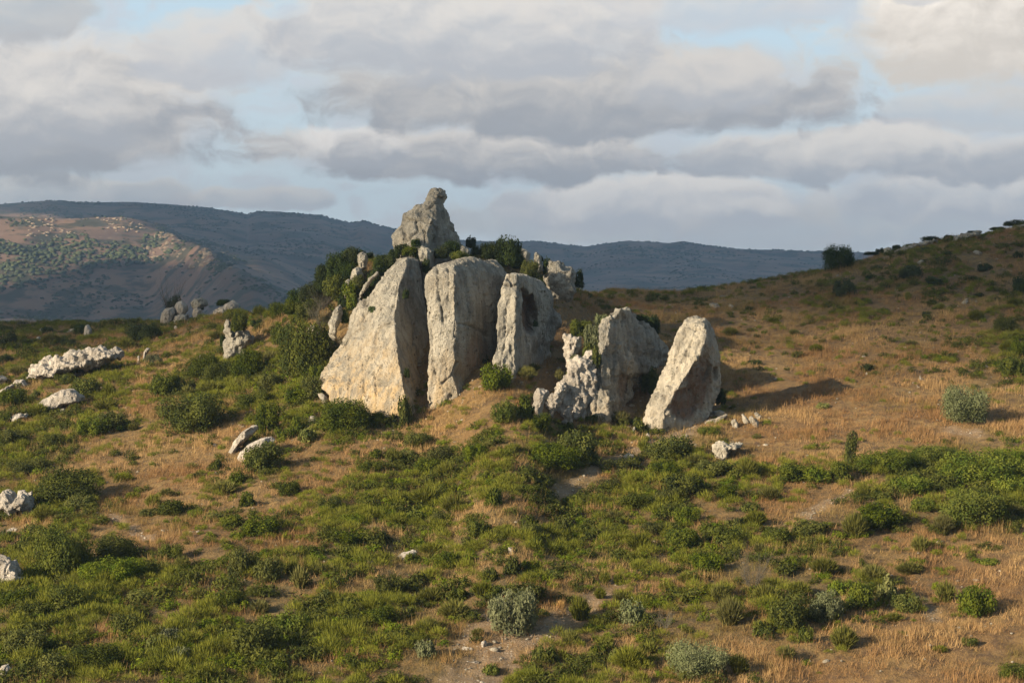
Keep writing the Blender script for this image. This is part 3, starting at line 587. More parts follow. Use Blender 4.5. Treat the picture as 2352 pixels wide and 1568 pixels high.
simple(9, [(350, 380), (360, 330), (460, 235), (570, 150), (700, 130), (720, 165), (880, 75), (1100, 42), (1300, 42), (1560, 55), (1540, 150), (1400, 195), (1240, 240), (1100, 270), (950, 285), (800, 320), (650, 335), (560, 395), (480, 360)], 'wide knobbly grey-white outcrop spread over the left slope', 'rock_outcrop', 3., 206, WHITE, 'the wide knobbly outcrop', .8, .4, .16, .09, .16, None, 1.2, .8, 2, chop=0)
simple(9, [(415, 820), (480, 760), (640, 650), (780, 570), (850, 550), (940, 560), (1000, 605), (1090, 665), (1070, 715), (980, 740), (850, 750), (780, 790), (600, 830), (480, 840)], 'smooth cream slab sloping out of the scrub on the left slope', 'rock_slab', 2.2, None, WHITE, 'the smooth cream slab', .5, .12, .06, .07, .05, None, .5, .85)
simple(9, [(755, 855), (790, 812), (830, 805), (862, 845), (830, 862)], 'small cream boulder just below the smooth cream slab', 'boulder', None, None, WHITE)
simple(9, [(0, 370), (40, 385), (68, 430), (40, 480), (0, 520), (-60, 540), (-80, 400)], 'cream rock cut by the left edge above the long white rib', 'boulder', 1.4, None, WHITE)
simple(9, [(155, 490), (190, 440), (300, 432), (350, 480), (378, 515), (270, 545), (210, 510)], 'angular white block on the slope left of the smooth cream slab', 'rock_block', 1.2, None, WHITE, 'the angular white block')
simple(9, [(0, 570), (60, 540), (140, 492), (170, 510), (120, 560), (30, 605), (-60, 640), (-60, 600)], 'long white rock rib touching the left edge beside the angular white block', 'rock_rib', .9, None, WHITE)
simple(9, [(440, 610), (455, 592), (500, 592), (512, 618), (470, 630)], 'small white stone right below the angular white block', 'boulder', None, None, WHITE)
simple(9, [(98, 940), (150, 900), (240, 870), (360, 885), (350, 920), (250, 950), (165, 990)], 'pitted flat white outcrop below the smooth cream slab', 'rock_outcrop', 1., None, WHITE, None, .6, .3, .2, .06, .2)
simple(9, [(1790, 190), (1785, 140), (1815, 110), (1835, 150), (1820, 205)], 'short white rock tooth, left of a pair beside a grey shrub', 'boulder', None, None, WHITE, None, 0)
simple(9, [(1850, 175), (1880, 70), (1915, 10), (1965, 20), (1940, 70), (1900, 100), (1890, 175)], 'taller stacked white rock tooth beside a grey shrub on the left slope', 'boulder', .8, None, WHITE, None, 0)
simple(9, [(1545, 255), (1550, 228), (1590, 222), (1605, 260), (1570, 270)], 'lone grey stone right of the wide knobbly outcrop', 'boulder', None, None, None)
simple(3, [(1570, 1275), (1600, 1215), (1660, 1140), (1755, 1082), (1772, 1120), (1720, 1180), (1640, 1240), (1600, 1290)], 'upper of two tilted white slabs, narrow and long', 'rock_slab', 1., None, WHITE, None, .3, .1, .06)
simple(3, [(1625, 1315), (1640, 1280), (1700, 1225), (1790, 1190), (1880, 1165), (1895, 1200), (1850, 1260), (1760, 1290), (1680, 1335)], 'lower of two tilted white slabs, rounded and broad', 'rock_slab', 1.3, None, WHITE, 'the two tilted white slabs', .3, .1, .06)
simple(4, [(1372, 30), (1390, 20), (1405, 30), (1390, 44)], 'tiny white stone left of the two tilted white slabs', 'boulder', None, None, WHITE)
simple(3, [(2118, 1065), (2135, 1030), (2165, 1030), (2198, 1070), (2160, 1082)], 'white boulder among bushes right of the two tilted white slabs', 'boulder', None, None, WHITE)
simple(3, [(1368, 618), (1378, 606), (1392, 612), (1388, 630), (1370, 630)], 'small white stone left of the bush-topped pinnacle foot', 'boulder', None, None, WHITE)
simple(4, [(0, 350), (40, 345), (90, 370), (140, 345), (200, 335), (215, 400), (190, 465), (150, 440), (70, 490), (30, 460), (0, 420), (-40, 400)], 'rugged white crag at the left edge beside a large dark bush', 'rock_crag', 2., None, WHITE, 'the rugged edge crag', .3, .5, .2, .06, .25)
simple(4, [(-50, 770), (0, 760), (60, 800), (130, 840), (180, 890), (170, 920), (100, 930), (60, 960), (0, 950), (-60, 930)], 'large rugged white crag low on the left edge', 'rock_crag', 2., None, WHITE, 'the low edge crag', .3, .5, .2, .06, .25)
simple(4, [(205, 740), (225, 705), (258, 715), (262, 765), (230, 770)], 'single white boulder left of the big dark thicket bush', 'boulder', None, None, WHITE, None, 0)
simple(4, [(45, 595), (70, 575), (100, 580), (90, 600)], 'flat white stone between the two rugged edge crags', 'boulder', None, None, WHITE)
simple(4, [(-20, 1520), (0, 1470), (40, 1440), (70, 1480), (50, 1540), (0, 1560)], 'grey-white rock at the bottom left corner', 'boulder', None, None, WHITE)
simple(5, [(500, 750), (540, 725), (600, 710), (630, 715), (620, 745), (560, 760), (520, 765)], 'low white rock ledge buried in green scrub, centre of the lower slope', 'rock_ledge', .8, None, WHITE, 'the buried white ledge')
simple(5, [(1208, 735), (1215, 690), (1250, 680), (1258, 725), (1235, 745)], 'upright white rock in scrub right of the buried white ledge', 'boulder', None, None, WHITE, 'the upright white rock', 0)
simple(5, [(1495, 510), (1510, 475), (1530, 478), (1525, 515)], 'grey-white stone above right of the upright white rock', 'boulder', None, None, WHITE, None, 0)
simple(5, [(1030, 1250), (1050, 1230), (1090, 1232), (1080, 1255)], 'white stone left beside the big silvery olive', 'boulder', None, None, WHITE)
simple(5, [(1035, 1335), (1040, 1300), (1070, 1292), (1085, 1325), (1060, 1345)], 'white boulder on bare earth below left of the big silvery olive', 'boulder', None, None, WHITE, None, 0)
simple(5, [(930, 1360), (950, 1335), (965, 1345), (955, 1365)], 'pointed white stone left of the bare earth track', 'boulder', None, None, WHITE, None, 0)
simple(5, [(870, 1280), (885, 1250), (905, 1255), (895, 1282)], 'small upright white stone at the left end of the bare track', 'boulder', None, None, WHITE, None, 0)
simple(5, [(985, 1435), (1000, 1410), (1018, 1420), (1010, 1440)], 'small white stone lowest beside the bare earth track', 'boulder', None, None, WHITE, None, 0)
# right hillside
simple(8, [(1820, 300), (1830, 284), (1880, 295), (1885, 305), (1850, 325)], 'white rock high on the shaded right hillside', 'boulder', None, None, PALE, 'the white rock high on the right')
simple(8, [(1735, 645), (1760, 622), (1790, 625), (1780, 640), (1750, 652)], 'flat white stone midway up the right hillside', 'boulder', None, None, PALE)
simple(8, [(870, 465), (900, 448), (922, 455), (900, 468)], 'flat grey stone below the round dark crest tree', 'boulder', None, None, None)
simple(8, [(1435, 365), (1465, 350), (1495, 355), (1470, 368)], 'flat pale rock right of the round dark crest tree', 'boulder', None, None, PALE)
simple(8, [(1893, 265), (1900, 248), (1918, 250), (1912, 268)], 'upright pale stone above the white rock high on the right', 'boulder', None, None, PALE, None, 0)
simple(8, [(20, 680), (40, 645), (90, 640), (110, 670), (70, 685)], 'flat grey outcrop left among dark tufts on the shaded slope', 'rock_outcrop', None, None, None, None, .5)
simple(8, [(160, 665), (175, 645), (205, 660), (190, 672)], 'small pale rock right of the flat grey outcrop on the shaded slope', 'boulder', None, None, PALE)
simple(8, [(80, 605), (110, 590), (160, 590), (150, 606)], 'thin pale ledge above the flat grey outcrop on the shaded slope', 'rock_ledge', None, None, None, None, .5)
simple(8, [(1215, 310), (1220, 270), (1250, 258), (1270, 270), (1268, 300), (1240, 312)], 'pale block at the left end of the skyline rubble wall', 'rock_block', None, None, PALE, None, .2)
simple(8, [(1270, 285), (1330, 262), (1440, 245), (1520, 225), (1610, 205), (1610, 225), (1500, 250), (1400, 268), (1300, 290)], 'long low rubble wall of pale stone on the right skyline', 'rubble_wall', .8, None, PALE, 'the skyline rubble wall', .4, .3, .2, .08, .3, None, 1.2)
simple(8, [(1660, 210), (1720, 178), (1820, 165), (1890, 150), (1880, 180), (1780, 200), (1700, 215)], 'second rubble ledge on the skyline, right of the rubble wall', 'rubble_wall', .8, None, PALE, None, .4, .3, .2, .08, .3, None, 1.2)
simple(8, [(2030, 140), (2080, 120), (2200, 108), (2210, 130), (2100, 145)], 'rubble ledge on the skyline at the right edge', 'rubble_wall', .8, None, PALE, None, .4, .3, .2, .08, .3, None, 1.2)
for a, b in ((2065, 400), (2100, 420), (2140, 415), (1950, 290), (1975, 315), (2000, 245)):
    simple(8, [(a - 14, b + 6), (a - 6, b - 6), (a + 10, b - 5), (a + 16, b + 5)], 'small pale stone among tufts near the top of the right hillside', 'boulder', None, None, PALE, group='small stones on the upper right hillside')
for a, b in ((1310, 1452), (1360, 1462), (1435, 1440), (1060, 1112), (1100, 1115), (1470, 1150), (1235, 1180), (1280, 1185), (1325, 1190)):
    simple(8, [(a - 14, b + 6), (a - 8, b - 5), (a + 8, b - 6), (a + 15, b + 5)], 'small cream stone half sunk in the sunny dry grass right of the leaning slab', 'boulder', None, None, PALE, group='stones in the sunny dry grass')
print('rocks', len(ROCKS))
# =========================================================== plants
def unit(n, r):
    v = r.normal(size=(n, 3)); return v / np.linalg.norm(v, axis=1)[:, None]
def quads(c, nrm, s, r, asp=.55):
    n = len(c); a = np.cross(nrm, unit(n, r)); a /= np.linalg.norm(a, axis=1)[:, None] + 1e-9; b = np.cross(nrm, a)
    s = np.asarray(s)[:, None]; a = a * s; b = b * s * asp
    V = np.stack([c - a, c - b * .9, c + a, c + b * .9], 1).reshape(-1, 3)
    return V, np.arange(4 * n).reshape(-1, 4)
def leafy(r, n, s, lobes=12, flat=1., spread=.62, up=.35, peak=0.):
    """a crown of leaf-sized faces in the unit box: lobes of leaves round a dark heart of more leaves"""
    L = [(np.array((0, 0, .36)), .52)]
    for k in range(lobes):
        a = 2.4 * k + r.uniform(-.5, .5); q = spread * math.sqrt(r.uniform(.15, 1)); h = up + r.uniform(-.24, .34) * (1 - q * .6) + peak * (1 - q) ** 2
        L.append((np.array((q * math.cos(a), q * math.sin(a), h)), r.uniform(.2, .36)))
    for k in range(6): a = 1.05 * k + r.uniform(-.3, .3); L.append((np.array((.5 * math.cos(a), .5 * math.sin(a), .16)), r.uniform(.24, .34)))
    w = np.array([l[1] ** 2 for l in L]); w[0] *= .55; pick = r.choice(len(L), n, p=w / w.sum())
    c = np.array([L[i][0] for i in pick]); rad = np.array([L[i][1] for i in pick])
    d = unit(n, r); q = 1 - .45 * r.random(n) ** 2.2 + .10 * r.normal(size=n)
    p = c + d * (rad * q)[:, None] * np.array((1, 1, .92)); ok = p[:, 2] > .0
    p, d = p[ok], d[ok]; nr = d + .75 * unit(len(p), r); nr /= np.linalg.norm(nr, axis=1)[:, None]
    V, Fq = quads(p, nr, s * r.uniform(.6, 1.35, len(p)), r)
    t = np.clip(r.normal(.45, .13, len(p)) + .95 * fbm(p * 2.2 + r.uniform(0, 50), 2), 0, 1)
    return V, Fq, np.repeat(t, 4)
def broom(r, n, wd=.022, arch=.5, h0=.55):
    """upright arching green stems fanning from the foot"""
    a = r.uniform(0, 2 * math.pi, n); q = np.sqrt(r.random(n)); b0 = np.stack([np.cos(a) * q * .38, np.sin(a) * q * .38, np.zeros(n)], -1)
    ln = r.uniform(h0, 1., n) * (1 - .35 * q ** 2); tip = np.stack([np.cos(a) * q * r.uniform(.6, 1., n), np.sin(a) * q * r.uniform(.6, 1., n), ln], -1) + .05 * r.normal(size=(n, 3))
    mid = (b0 + tip) / 2 + np.array((0, 0, .12)) + .04 * r.normal(size=(n, 3))
    side = np.cross(tip - b0, unit(n, r)); side /= np.linalg.norm(side, axis=1)[:, None] + 1e-9; w = wd * r.uniform(.6, 1.3, n)[:, None]
    V = np.stack([b0 - side * w, b0 + side * w, mid + side * w * 1.2, tip, mid - side * w * 1.2], 1).reshape(-1, 3)
    i = np.arange(n)[:, None] * 5
    Fq = np.concatenate([np.concatenate([i, i + 1, i + 2, i + 4], 1), np.concatenate([i + 4, i + 2, i + 3, i + 3], 1)])
    Fq = np.concatenate([Fq[:n], np.concatenate([i + 4, i + 2, i + 3, i + 4], 1)])[:n * 2]
    t = np.repeat(np.clip(r.normal(.5, .28, n), 0, 1), 5)
    return V, Fq, t
def broom_mesh(r, n, wd=.022, **k):
    V, Fq, t = broom(r, n, wd, **k)
    q4 = Fq[:n]; i = np.arange(n)[:, None] * 5
    tri = np.concatenate([i + 4, i + 2, i + 3], 1)
    F3 = np.concatenate([q4[:, [0, 1, 2]], q4[:, [0, 2, 3]], tri])
    return V, F3, t
def twigs(r, n, thick=.012, up=.8):
    """a bare branching shrub of tapering twigs"""
    V, Fc, T = [], [], []
    def seg(a, b, w0, w1):
        d = b - a; s = np.cross(d, unit(1, r)[0]); s /= np.linalg.norm(s) + 1e-9; u_ = np.cross(d, s); u_ /= np.linalg.norm(u_) + 1e-9; k = len(V)
        for p, w in ((a, w0), (b, w1)):
            for g in (0, 2.09, 4.19): V.append(p + w * (math.cos(g) * s + math.sin(g) * u_)); T.append(r.random())
        for j in range(3): q = (j + 1) % 3; Fc.append((k + j, k + q, k + 3 + q)); Fc.append((k + j, k + 3 + q, k + 3 + j))
    for _ in range(n):
        a = r.uniform(0, 6.28); p = np.array((math.cos(a) * .15, math.sin(a) * .15, 0.)); d = np.array((math.cos(a) * .6, math.sin(a) * .6, up)); w = thick
        for st in range(4):
            q = p + d * r.uniform(.18, .3); seg(p, q, w, w * .7)
            for _b in range(2):
                e = q + (d + .8 * unit(1, r)[0]) * r.uniform(.12, .25); seg(q, e, w * .5, w * .25)
                f = e + (d + .9 * unit(1, r)[0]) * r.uniform(.06, .16); seg(e, f, w * .3, w * .15)
            p = q; d = d + .35 * unit(1, r)[0]; w *= .7
    return np.array(V), np.array(Fc), np.array(T)
def broom_tri(r, n, wd):
    a = r.uniform(0, 6.283, n); q = np.sqrt(r.random(n)); th = q * 1.15 + r.normal(0, .12, n); ln = r.uniform(.6, 1.05, n)
    b0 = np.stack([np.cos(a) * q * .3, np.sin(a) * q * .3, ln * .15], -1); tip = np.stack([np.sin(th) * np.cos(a) * ln, np.sin(th) * np.sin(a) * ln, np.cos(th) * ln + .1], -1) + .05 * r.normal(size=(n, 3))
    sd = np.cross(tip - b0, unit(n, r)); sd /= np.linalg.norm(sd, axis=1)[:, None]; m_ = b0 * .35 + tip * .65; w = wd * r.uniform(.6, 1.4, n)[:, None]
    return np.stack([m_ - sd * w, m_ + sd * w, tip], 1).reshape(-1, 3), np.arange(3 * n).reshape(-1, 3), np.repeat(np.clip(r.normal(.5, .3, n), 0, 1), 3)
PROTO = {}
def proto(kind, size, var):
    key = (kind, size, var)
    if key in PROTO: return PROTO[key]
    r = np.random.default_rng(abs(hash((ord(kind), size, var))) % 2**31)
    n, s = [(1300, .092), (5200, .048), (14000, .029)][size]
    if kind in 'LK': V, Fq, t = leafy(r, n, s, 12 + 4 * size)
    elif kind == 'M': V, Fq, t = leafy(r, n, s * 1.05, 16 + 4 * size, spread=.72, up=.3)
    elif kind == 'Y': V, Fq, t = leafy(r, n, s * 1.1, 10, up=.3)
    elif kind == 'O': V, Fq, t = leafy(r, int(n * 1.25), s * .85, 15 + 5 * size, spread=.78, up=.40)
    elif kind == 'C': V, Fq, t = leafy(r, n, s * .9, 14, spread=.5, up=.45, peak=.45)
    elif kind == 'B':
        V, Fq, t = broom_mesh(r, [300, 700, 1300][size], [.018, .012, .009][size]); V2, F2, t2 = broom_tri(r, [420, 1100, 2200][size], [.030, .021, .015][size]); Fq = np.concatenate([Fq, F2 + len(V)]); V = np.concatenate([V, V2]); t = np.concatenate([t, t2])
    elif kind == 'D':
        V, Fq, t = twigs(r, [16, 34, 60][size], [.02, .013, .009][size])
    me = mesh_np({'L': 'bush', 'K': 'bush', 'M': 'leafy_bush', 'Y': 'yellow_green_bush', 'O': 'olive_shrub', 'C': 'juniper', 'B': 'broom_shrub', 'D': 'dry_shrub'}[kind], V, Fq, False, {'tint': t})
    me.materials.append(MATS['K' if kind == 'K' else 'L' if kind == 'C' else kind])
    PROTO[key] = me
    return me
def trunk_mesh(seed, k=4):
    """short tapering trunk that forks into a few limbs (unit box)"""
    r = np.random.default_rng(seed); V, Fc = [], []
    def limb(pts, w):
        n0 = len(V)
        for p, ww in zip(pts, w):
            for g in range(6): V.append((p[0] + ww * math.cos(g * 1.047), p[1] + ww * math.sin(g * 1.047), p[2]))
        for i in range(len(pts) - 1):
            for g in range(6): Fc.append((n0 + i * 6 + g, n0 + i * 6 + (g + 1) % 6, n0 + (i + 1) * 6 + (g + 1) % 6, n0 + (i + 1) * 6 + g))
    limb([(0, 0, -.1), (.01, .02, .1), (.03, 0, .25)], (.09, .075, .06))
    for j in range(k):
        a = j * 6.28 / k + r.uniform(-.4, .4); limb([(.03, 0, .2), (.25 * math.cos(a), .25 * math.sin(a), .42), (.45 * math.cos(a), .45 * math.sin(a), .68)], (.05, .032, .012))
    return mesh_np('trunk', np.array(V), np.array(Fc), True)
TRUNK = trunk_mesh(1); TRUNK.materials.append(BARK)

NAMES = {'L': 'bush', 'K': 'bush', 'M': 'leafy_bush', 'Y': 'yellow_green_bush', 'O': 'olive_shrub', 'C': 'juniper_tree', 'B': 'broom_shrub', 'D': 'dry_shrub'}
DESC = {'L': 'dark green leathery bush', 'K': 'almost black-green bush', 'M': 'mid-green leafy bush', 'Y': 'yellow-green leafy bush', 'O': 'silvery grey-green shrub', 'B': 'brush-like olive-green broom', 'D': 'bare grey-brown shrub'}
GROUPS = {'L': 'dark evergreen bushes on the slope', 'K': 'dark evergreen bushes on the slope', 'M': 'leafy bushes on the slope', 'Y': 'yellow-green bushes on the slope', 'O': 'silvery shrubs on the slope', 'B': 'broom shrubs on the slope', 'D': 'bare dry shrubs on the slope', 'C': None}
PLANTED = []                                 # (x, y, radius)
AUTO = []                                    # plants that still need a label
_cnt = [0]
def plant(s, zx, zy, w, h, kind, label=None, Y=None, tree=False, ref=None, lean=0.):
    k = SHEET[s][2]; u, v = uv(s, zx, zy); w *= k; h *= k
    if Y is None:
        p = hit(u, v - min(h * .12, 6)); wm = w * p[1] / F; y = p[1] + wm * .35; x = (u - CU) / F * y; z = float(gz(x, y)[0]) - .08
        hm = max(h * y / F - wm * .06, .35 * wm)
    else:
        x, y, z = P(u, v, Y); wm = w * Y / F; hm = h * Y / F
    i = _cnt[0] = _cnt[0] + 1; size = 0 if wm < 1.5 else 1 if wm < 3.1 else 2
    me = proto(kind, size, i % 3); rot = (i * 2.39996) % 6.283
    def put(name, me, parent=None):
        o = link(name, me, None, parent); return o
    if tree:
        root = bpy.data.objects.new(NAMES[kind] if kind == 'C' else 'small_tree', None); COL.objects.link(root)
        put('crown', me, root); put('trunk', TRUNK, root)
    else:
        root = put(NAMES[kind], me)
    root.location = (x, y, z); root.rotation_euler = (lean, 0, rot); root.scale = ((wm * .59, wm * .59, hm * 1.28) if kind in 'LKM' and Y is None else (wm * .55, wm * .55, hm * 1.15))
    PLANTED.append((x, y, wm * .5)); g = GROUPS[kind]
    if label: tag(root, label, 'tree' if tree else 'shrub', None if tree else g)
    else: AUTO.append((root, kind, wm, hm, u, v - h / 2))
    if ref: LAND.append((ref, u, v - h / 2))
    return root
T = plant
# --- on and around the tall outcrop
T(1, 1190, 545, 195, 190, 'K', 'large dark round tree on the summit, right of the crag', 191.5, True, 'the dark summit tree')
T(1, 1075, 500, 130, 100, 'K', None, 191.5); T(1, 962, 435, 80, 70, 'K', 'small ragged dark tree just right of the summit crag', 193.5, True)
T(1, 1010, 480, 110, 60, 'K', None, 192); T(1, 860, 480, 130, 90, 'K', None, 188); T(1, 790, 500, 120, 80, 'K', None, 187.2); T(1, 900, 510, 120, 60, 'M', None, 186.6)
T(1, 660, 520, 70, 90, 'K', None, 187); T(1, 605, 485, 110, 60, 'L', None, 186.8); T(1, 560, 470, 100, 60, 'K', None, 188.2); T(1, 640, 430, 70, 50, 'K', None, 187.6)
T(1, 1310, 622, 130, 115, 'L', 'rounded olive-tinged bush above the cave slab', 188.5, False, 'the bush above the cave slab'); T(1, 1410, 590, 55, 100, 'K', None, 191); T(1, 1600, 670, 75, 110, 'K', 'dark ragged bush right of the jointed shoulder rock', 194)
T(1, 1250, 560, 120, 90, 'K', None, 193); T(1, 1370, 520, 60, 40, 'K', None, 193)
T(1, 262, 530, 130, 105, 'K', 'dark conical bush highest on the left flank of the outcrop', 191.5, False, 'the highest flank bush'); T(1, 190, 620, 170, 150, 'K', None, 191); T(1, 120, 690, 170, 120, 'K', None, 193); T(1, 250, 620, 130, 110, 'K', None, 190)
T(1, 50, 760, 230, 130, 'K', None, 195); T(1, -30, 780, 200, 110, 'K', None, 197); T(1, 135, 680, 220, 170, 'K', None, 193.5); T(1, 205, 590, 170, 140, 'K', None, 192.5); T(1, 310, 540, 90, 100, 'K', None, 191.5); T(1, 10, 850, 180, 110, 'L', None, 191); T(1, -80, 830, 150, 90, 'L', None, 196); T(1, 170, 720, 170, 130, 'L', None, 189.5); T(1, 90, 800, 150, 90, 'D', None, 189); T(1, 230, 790, 120, 110, 'K', None, 187); T(1, 300, 720, 110, 130, 'L', None, 186.5)
T(1, 370, 500, 60, 40, 'K', None, 190.5); T(1, 430, 600, 110, 120, 'K', None, 186.8); T(1, 480, 545, 110, 80, 'K', None, 187); T(1, 395, 660, 90, 110, 'K', None, 185.8); T(1, 360, 740, 70, 110, 'K', None, 184.8)
T(1, 520, 500, 90, 60, 'K', None, 187.4); T(1, 250, 720, 90, 90, 'M', None, 185.2); T(1, 265, 800, 70, 110, 'M', None, 184); T(1, 225, 880, 60, 80, 'L', None, 183.2)
T(1, 90, 920, 120, 110, 'D', 'brown leafless brush beside the lower flank rib', 184); T(1, 40, 860, 120, 90, 'D', None, 187); T(1, 380, 870, 80, 70, 'D', None, 180.4); T(1, 215, 1010, 100, 50, 'D', None, 180.3)
T(1, 700, 580, 60, 90, 'K', None, 185)
T(3, 2120, 815, 410, 370, 'L', 'big tree-like dark bush against the left edge of the largest slab', None, True, 'the big tree-like bush')
T(1, 580, 1475, 95, 185, 'L', 'upright dark bush climbing the foot of the largest slab', 171.2, False, 'the climbing bush'); T(1, 500, 1480, 90, 70, 'L', None, 171.2)
T(1, 220, 1560, 340, 200, 'L', 'wide dark bush at the foot of the largest slab', None, False, 'the wide bush below the largest slab'); T(1, 400, 1480, 130, 60, 'L')
T(1, 815, 1405, 150, 80, 'L', 'low rounded shrub at the foot of the square-topped slab', 173.2); T(1, 945, 1375, 110, 50, 'B', None, 174.5)
T(1, 1110, 1315, 195, 150, 'L', 'dark spreading bush between the square-topped and cave slabs', None, False, 'the bush below the cave slab')
T(1, 1060, 1200, 70, 130, 'K', None, 178); T(1, 1290, 1240, 150, 80, 'B'); T(1, 1330, 1170, 110, 50, 'B'); T(1, 1165, 1495, 150, 135, 'M', None, None, False, 'the leafy bush left of the ragged ridge'); T(1, 1285, 1480, 120, 150, 'L')
T(1, 40, 1380, 160, 130, 'L'); T(1, 70, 1250, 130, 90, 'L')
T(1, 395, 845, 80, 70, 'K', None, 179.6); T(1, 350, 800, 50, 60, 'D', None, 180.6); T(1, 580, 735, 50, 60, 'K', None, 179.4); T(1, 590, 1200, 40, 60, 'K', None, 173.6); T(1, 1345, 900, 40, 40, 'K', None, 178.5)
# --- on and around the two right-hand rocks
T(2, 505, 478, 240, 150, 'L', 'dome-shaped dark bush behind the left pinnacle of the ragged ridge', 178.2); T(2, 635, 730, 105, 190, 'L', 'bright oval bush clinging to the side of the peaked crag', 174.9)
T(2, 600, 560, 140, 200, 'O', None, 176.6); T(2, 570, 640, 110, 120, 'L', None, 176); T(2, 690, 400, 130, 120, 'O', None, 178.2); T(2, 1100, 450, 190, 170, 'K', 'dark bush hugging the right shoulder of the peaked crag', 184.6); T(2, 1020, 340, 130, 60, 'K', None, 182)
T(2, 480, 730, 120, 110, 'O', None, 175.4); T(2, 420, 880, 130, 130, 'L', None, 174.9); T(2, 330, 1060, 160, 130, 'L', None, 174.6); T(2, 480, 960, 110, 110, 'O', None, 174.8); T(2, 290, 1180, 170, 120, 'M', None, 174); T(2, 400, 1050, 110, 100, 'M', None, 174.4)
T(2, 490, 1110, 90, 130, 'L', None, 173.6); T(2, 330, 840, 90, 80, 'B', None, 176.6)
T(2, 1085, 1010, 190, 230, 'L', 'dark bush squeezed between the peaked crag and the leaning slab'); T(2, 700, 1160, 60, 50, 'D', None, 172.4)
T(2, 1000, 1300, 110, 140, 'L', 'dark bush at the left foot of the leaning slab', None); T(2, 860, 1245, 165, 120, 'B', 'round broom below the gap between peaked crag and leaning slab', None); T(2, 1040, 1440, 130, 100, 'B')
T(2, 170, 1310, 220, 150, 'L'); T(2, 600, 1230, 120, 80, 'L'); T(2, 50, 1160, 150, 150, 'L'); T(2, 1690, 1040, 110, 130, 'K', None, 178); T(2, 1590, 1330, 190, 80, 'M'); T(2, 400, 1290, 130, 80, 'L'); T(2, 1140, 1290, 110, 50, 'M'); T(2, 850, 1420, 120, 60, 'B')
# --- left slope
T(3, 1330, 1180, 470, 270, 'L', 'large dome-shaped dark bush alone in dry grass on the left slope', None, False, 'the large dome bush')
T(3, 1400, 790, 270, 160, 'L'); T(3, 1130, 920, 220, 160, 'L'); T(3, 1520, 830, 260, 160, 'L'); T(3, 1700, 810, 260, 190, 'L'); T(3, 1750, 1010, 280, 150, 'L'); T(3, 1450, 900, 200, 100, 'B'); T(3, 1290, 900, 100, 90, 'B'); T(3, 1640, 860, 120, 80, 'B'); T(3, 1860, 900, 200, 140, 'L'); T(3, 1240, 880, 110, 130, 'L')
T(3, 2070, 990, 240, 110, 'L'); T(3, 1648, 440, 138, 140, 'L', 'clipped-looking dome bush growing on top of the ragged pinnacle', float(hit(*uv(3, 1640, 620))[1]) - .2)
T(3, 1180, 345, 170, 190, 'D', 'dark leafless twiggy bush behind the skyline boulder pile', 238.5); T(3, 1190, 340, 130, 140, 'K', None, 239); T(3, 165, 432, 150, 80, 'D', 'reddish-brown leafless bush on the left skyline', 249); T(3, 160, 432, 120, 60, 'K', None, 250)
T(3, 1000, 540, 260, 130, 'K', None, None, False, 'the dark bush below the skyline boulders'); T(3, 1380, 300, 60, 60, 'K', None, 237.5); T(3, 1540, 270, 120, 50, 'K', None, 235); T(3, 1690, 290, 110, 40, 'K')
T(3, 590, 915, 240, 140, 'L'); T(3, 750, 915, 120, 110, 'B'); T(3, 740, 760, 130, 80, 'B'); T(3, 570, 740, 180, 90, 'B'); T(3, 700, 690, 120, 70, 'K'); T(3, 460, 830, 170, 80, 'L')
T(3, 770, 1160, 220, 140, 'L'); T(3, 640, 1200, 210, 150, 'M'); T(3, 560, 1160, 120, 90, 'L'); T(3, 730, 1010, 200, 90, 'B'); T(3, 520, 1200, 110, 70, 'B'); T(3, 920, 1140, 90, 60, 'B')
T(3, 1840, 1190, 200, 220, 'L', 'olive-tinged bush above the two tilted white slabs', None, False, 'the bush above the two slabs'); T(4, 1700, 235, 280, 190, 'L', 'vivid dark bush at the right foot of the two tilted white slabs', None, False, 'the bush below the two slabs')
T(3, 90, 1265, 220, 110, 'L'); T(3, 370, 1265, 150, 90, 'L'); T(3, 90, 1000, 190, 110, 'L'); T(3, 260, 1040, 160, 90, 'B'); T(3, 240, 930, 100, 60, 'L'); T(3, 130, 760, 170, 70, 'B'); T(3, 230, 800, 170, 70, 'L'); T(3, 120, 1150, 130, 90, 'B'); T(3, 30, 1090, 110, 80, 'L')
T(3, 1950, 570, 190, 140, 'L'); T(3, 1860, 690, 130, 90, 'B'); T(3, 1920, 375, 150, 110, 'L'); T(3, 2040, 330, 150, 110, 'L'); T(3, 1790, 330, 130, 90, 'B'); T(3, 1700, 1250, 90, 60, 'B'); T(3, 1970, 1220, 140, 100, 'M'); T(3, 2060, 1190, 120, 130, 'L'); T(3, 2130, 1230, 130, 110, 'M')
T(3, 60, 580, 160, 110, 'K'); T(3, 350, 560, 150, 90, 'B'); T(3, 870, 600, 140, 80, 'B'); T(3, 1060, 690, 130, 90, 'O', 'grey-green shrub beside the white rock teeth on the left slope'); T(3, 545, 480, 90, 80, 'K'); T(3, 40, 680, 130, 70, 'K'); T(3, 720, 480, 130, 60, 'B'); T(3, 1490, 520, 120, 60, 'B'); T(3, 1540, 560, 60, 90, 'K'); T(3, 1780, 430, 110, 60, 'K')
T(3, 470, 560, 120, 60, 'K'); T(3, 650, 520, 140, 50, 'B'); T(3, 1600, 470, 90, 50, 'B'); T(3, 330, 470, 100, 50, 'K')
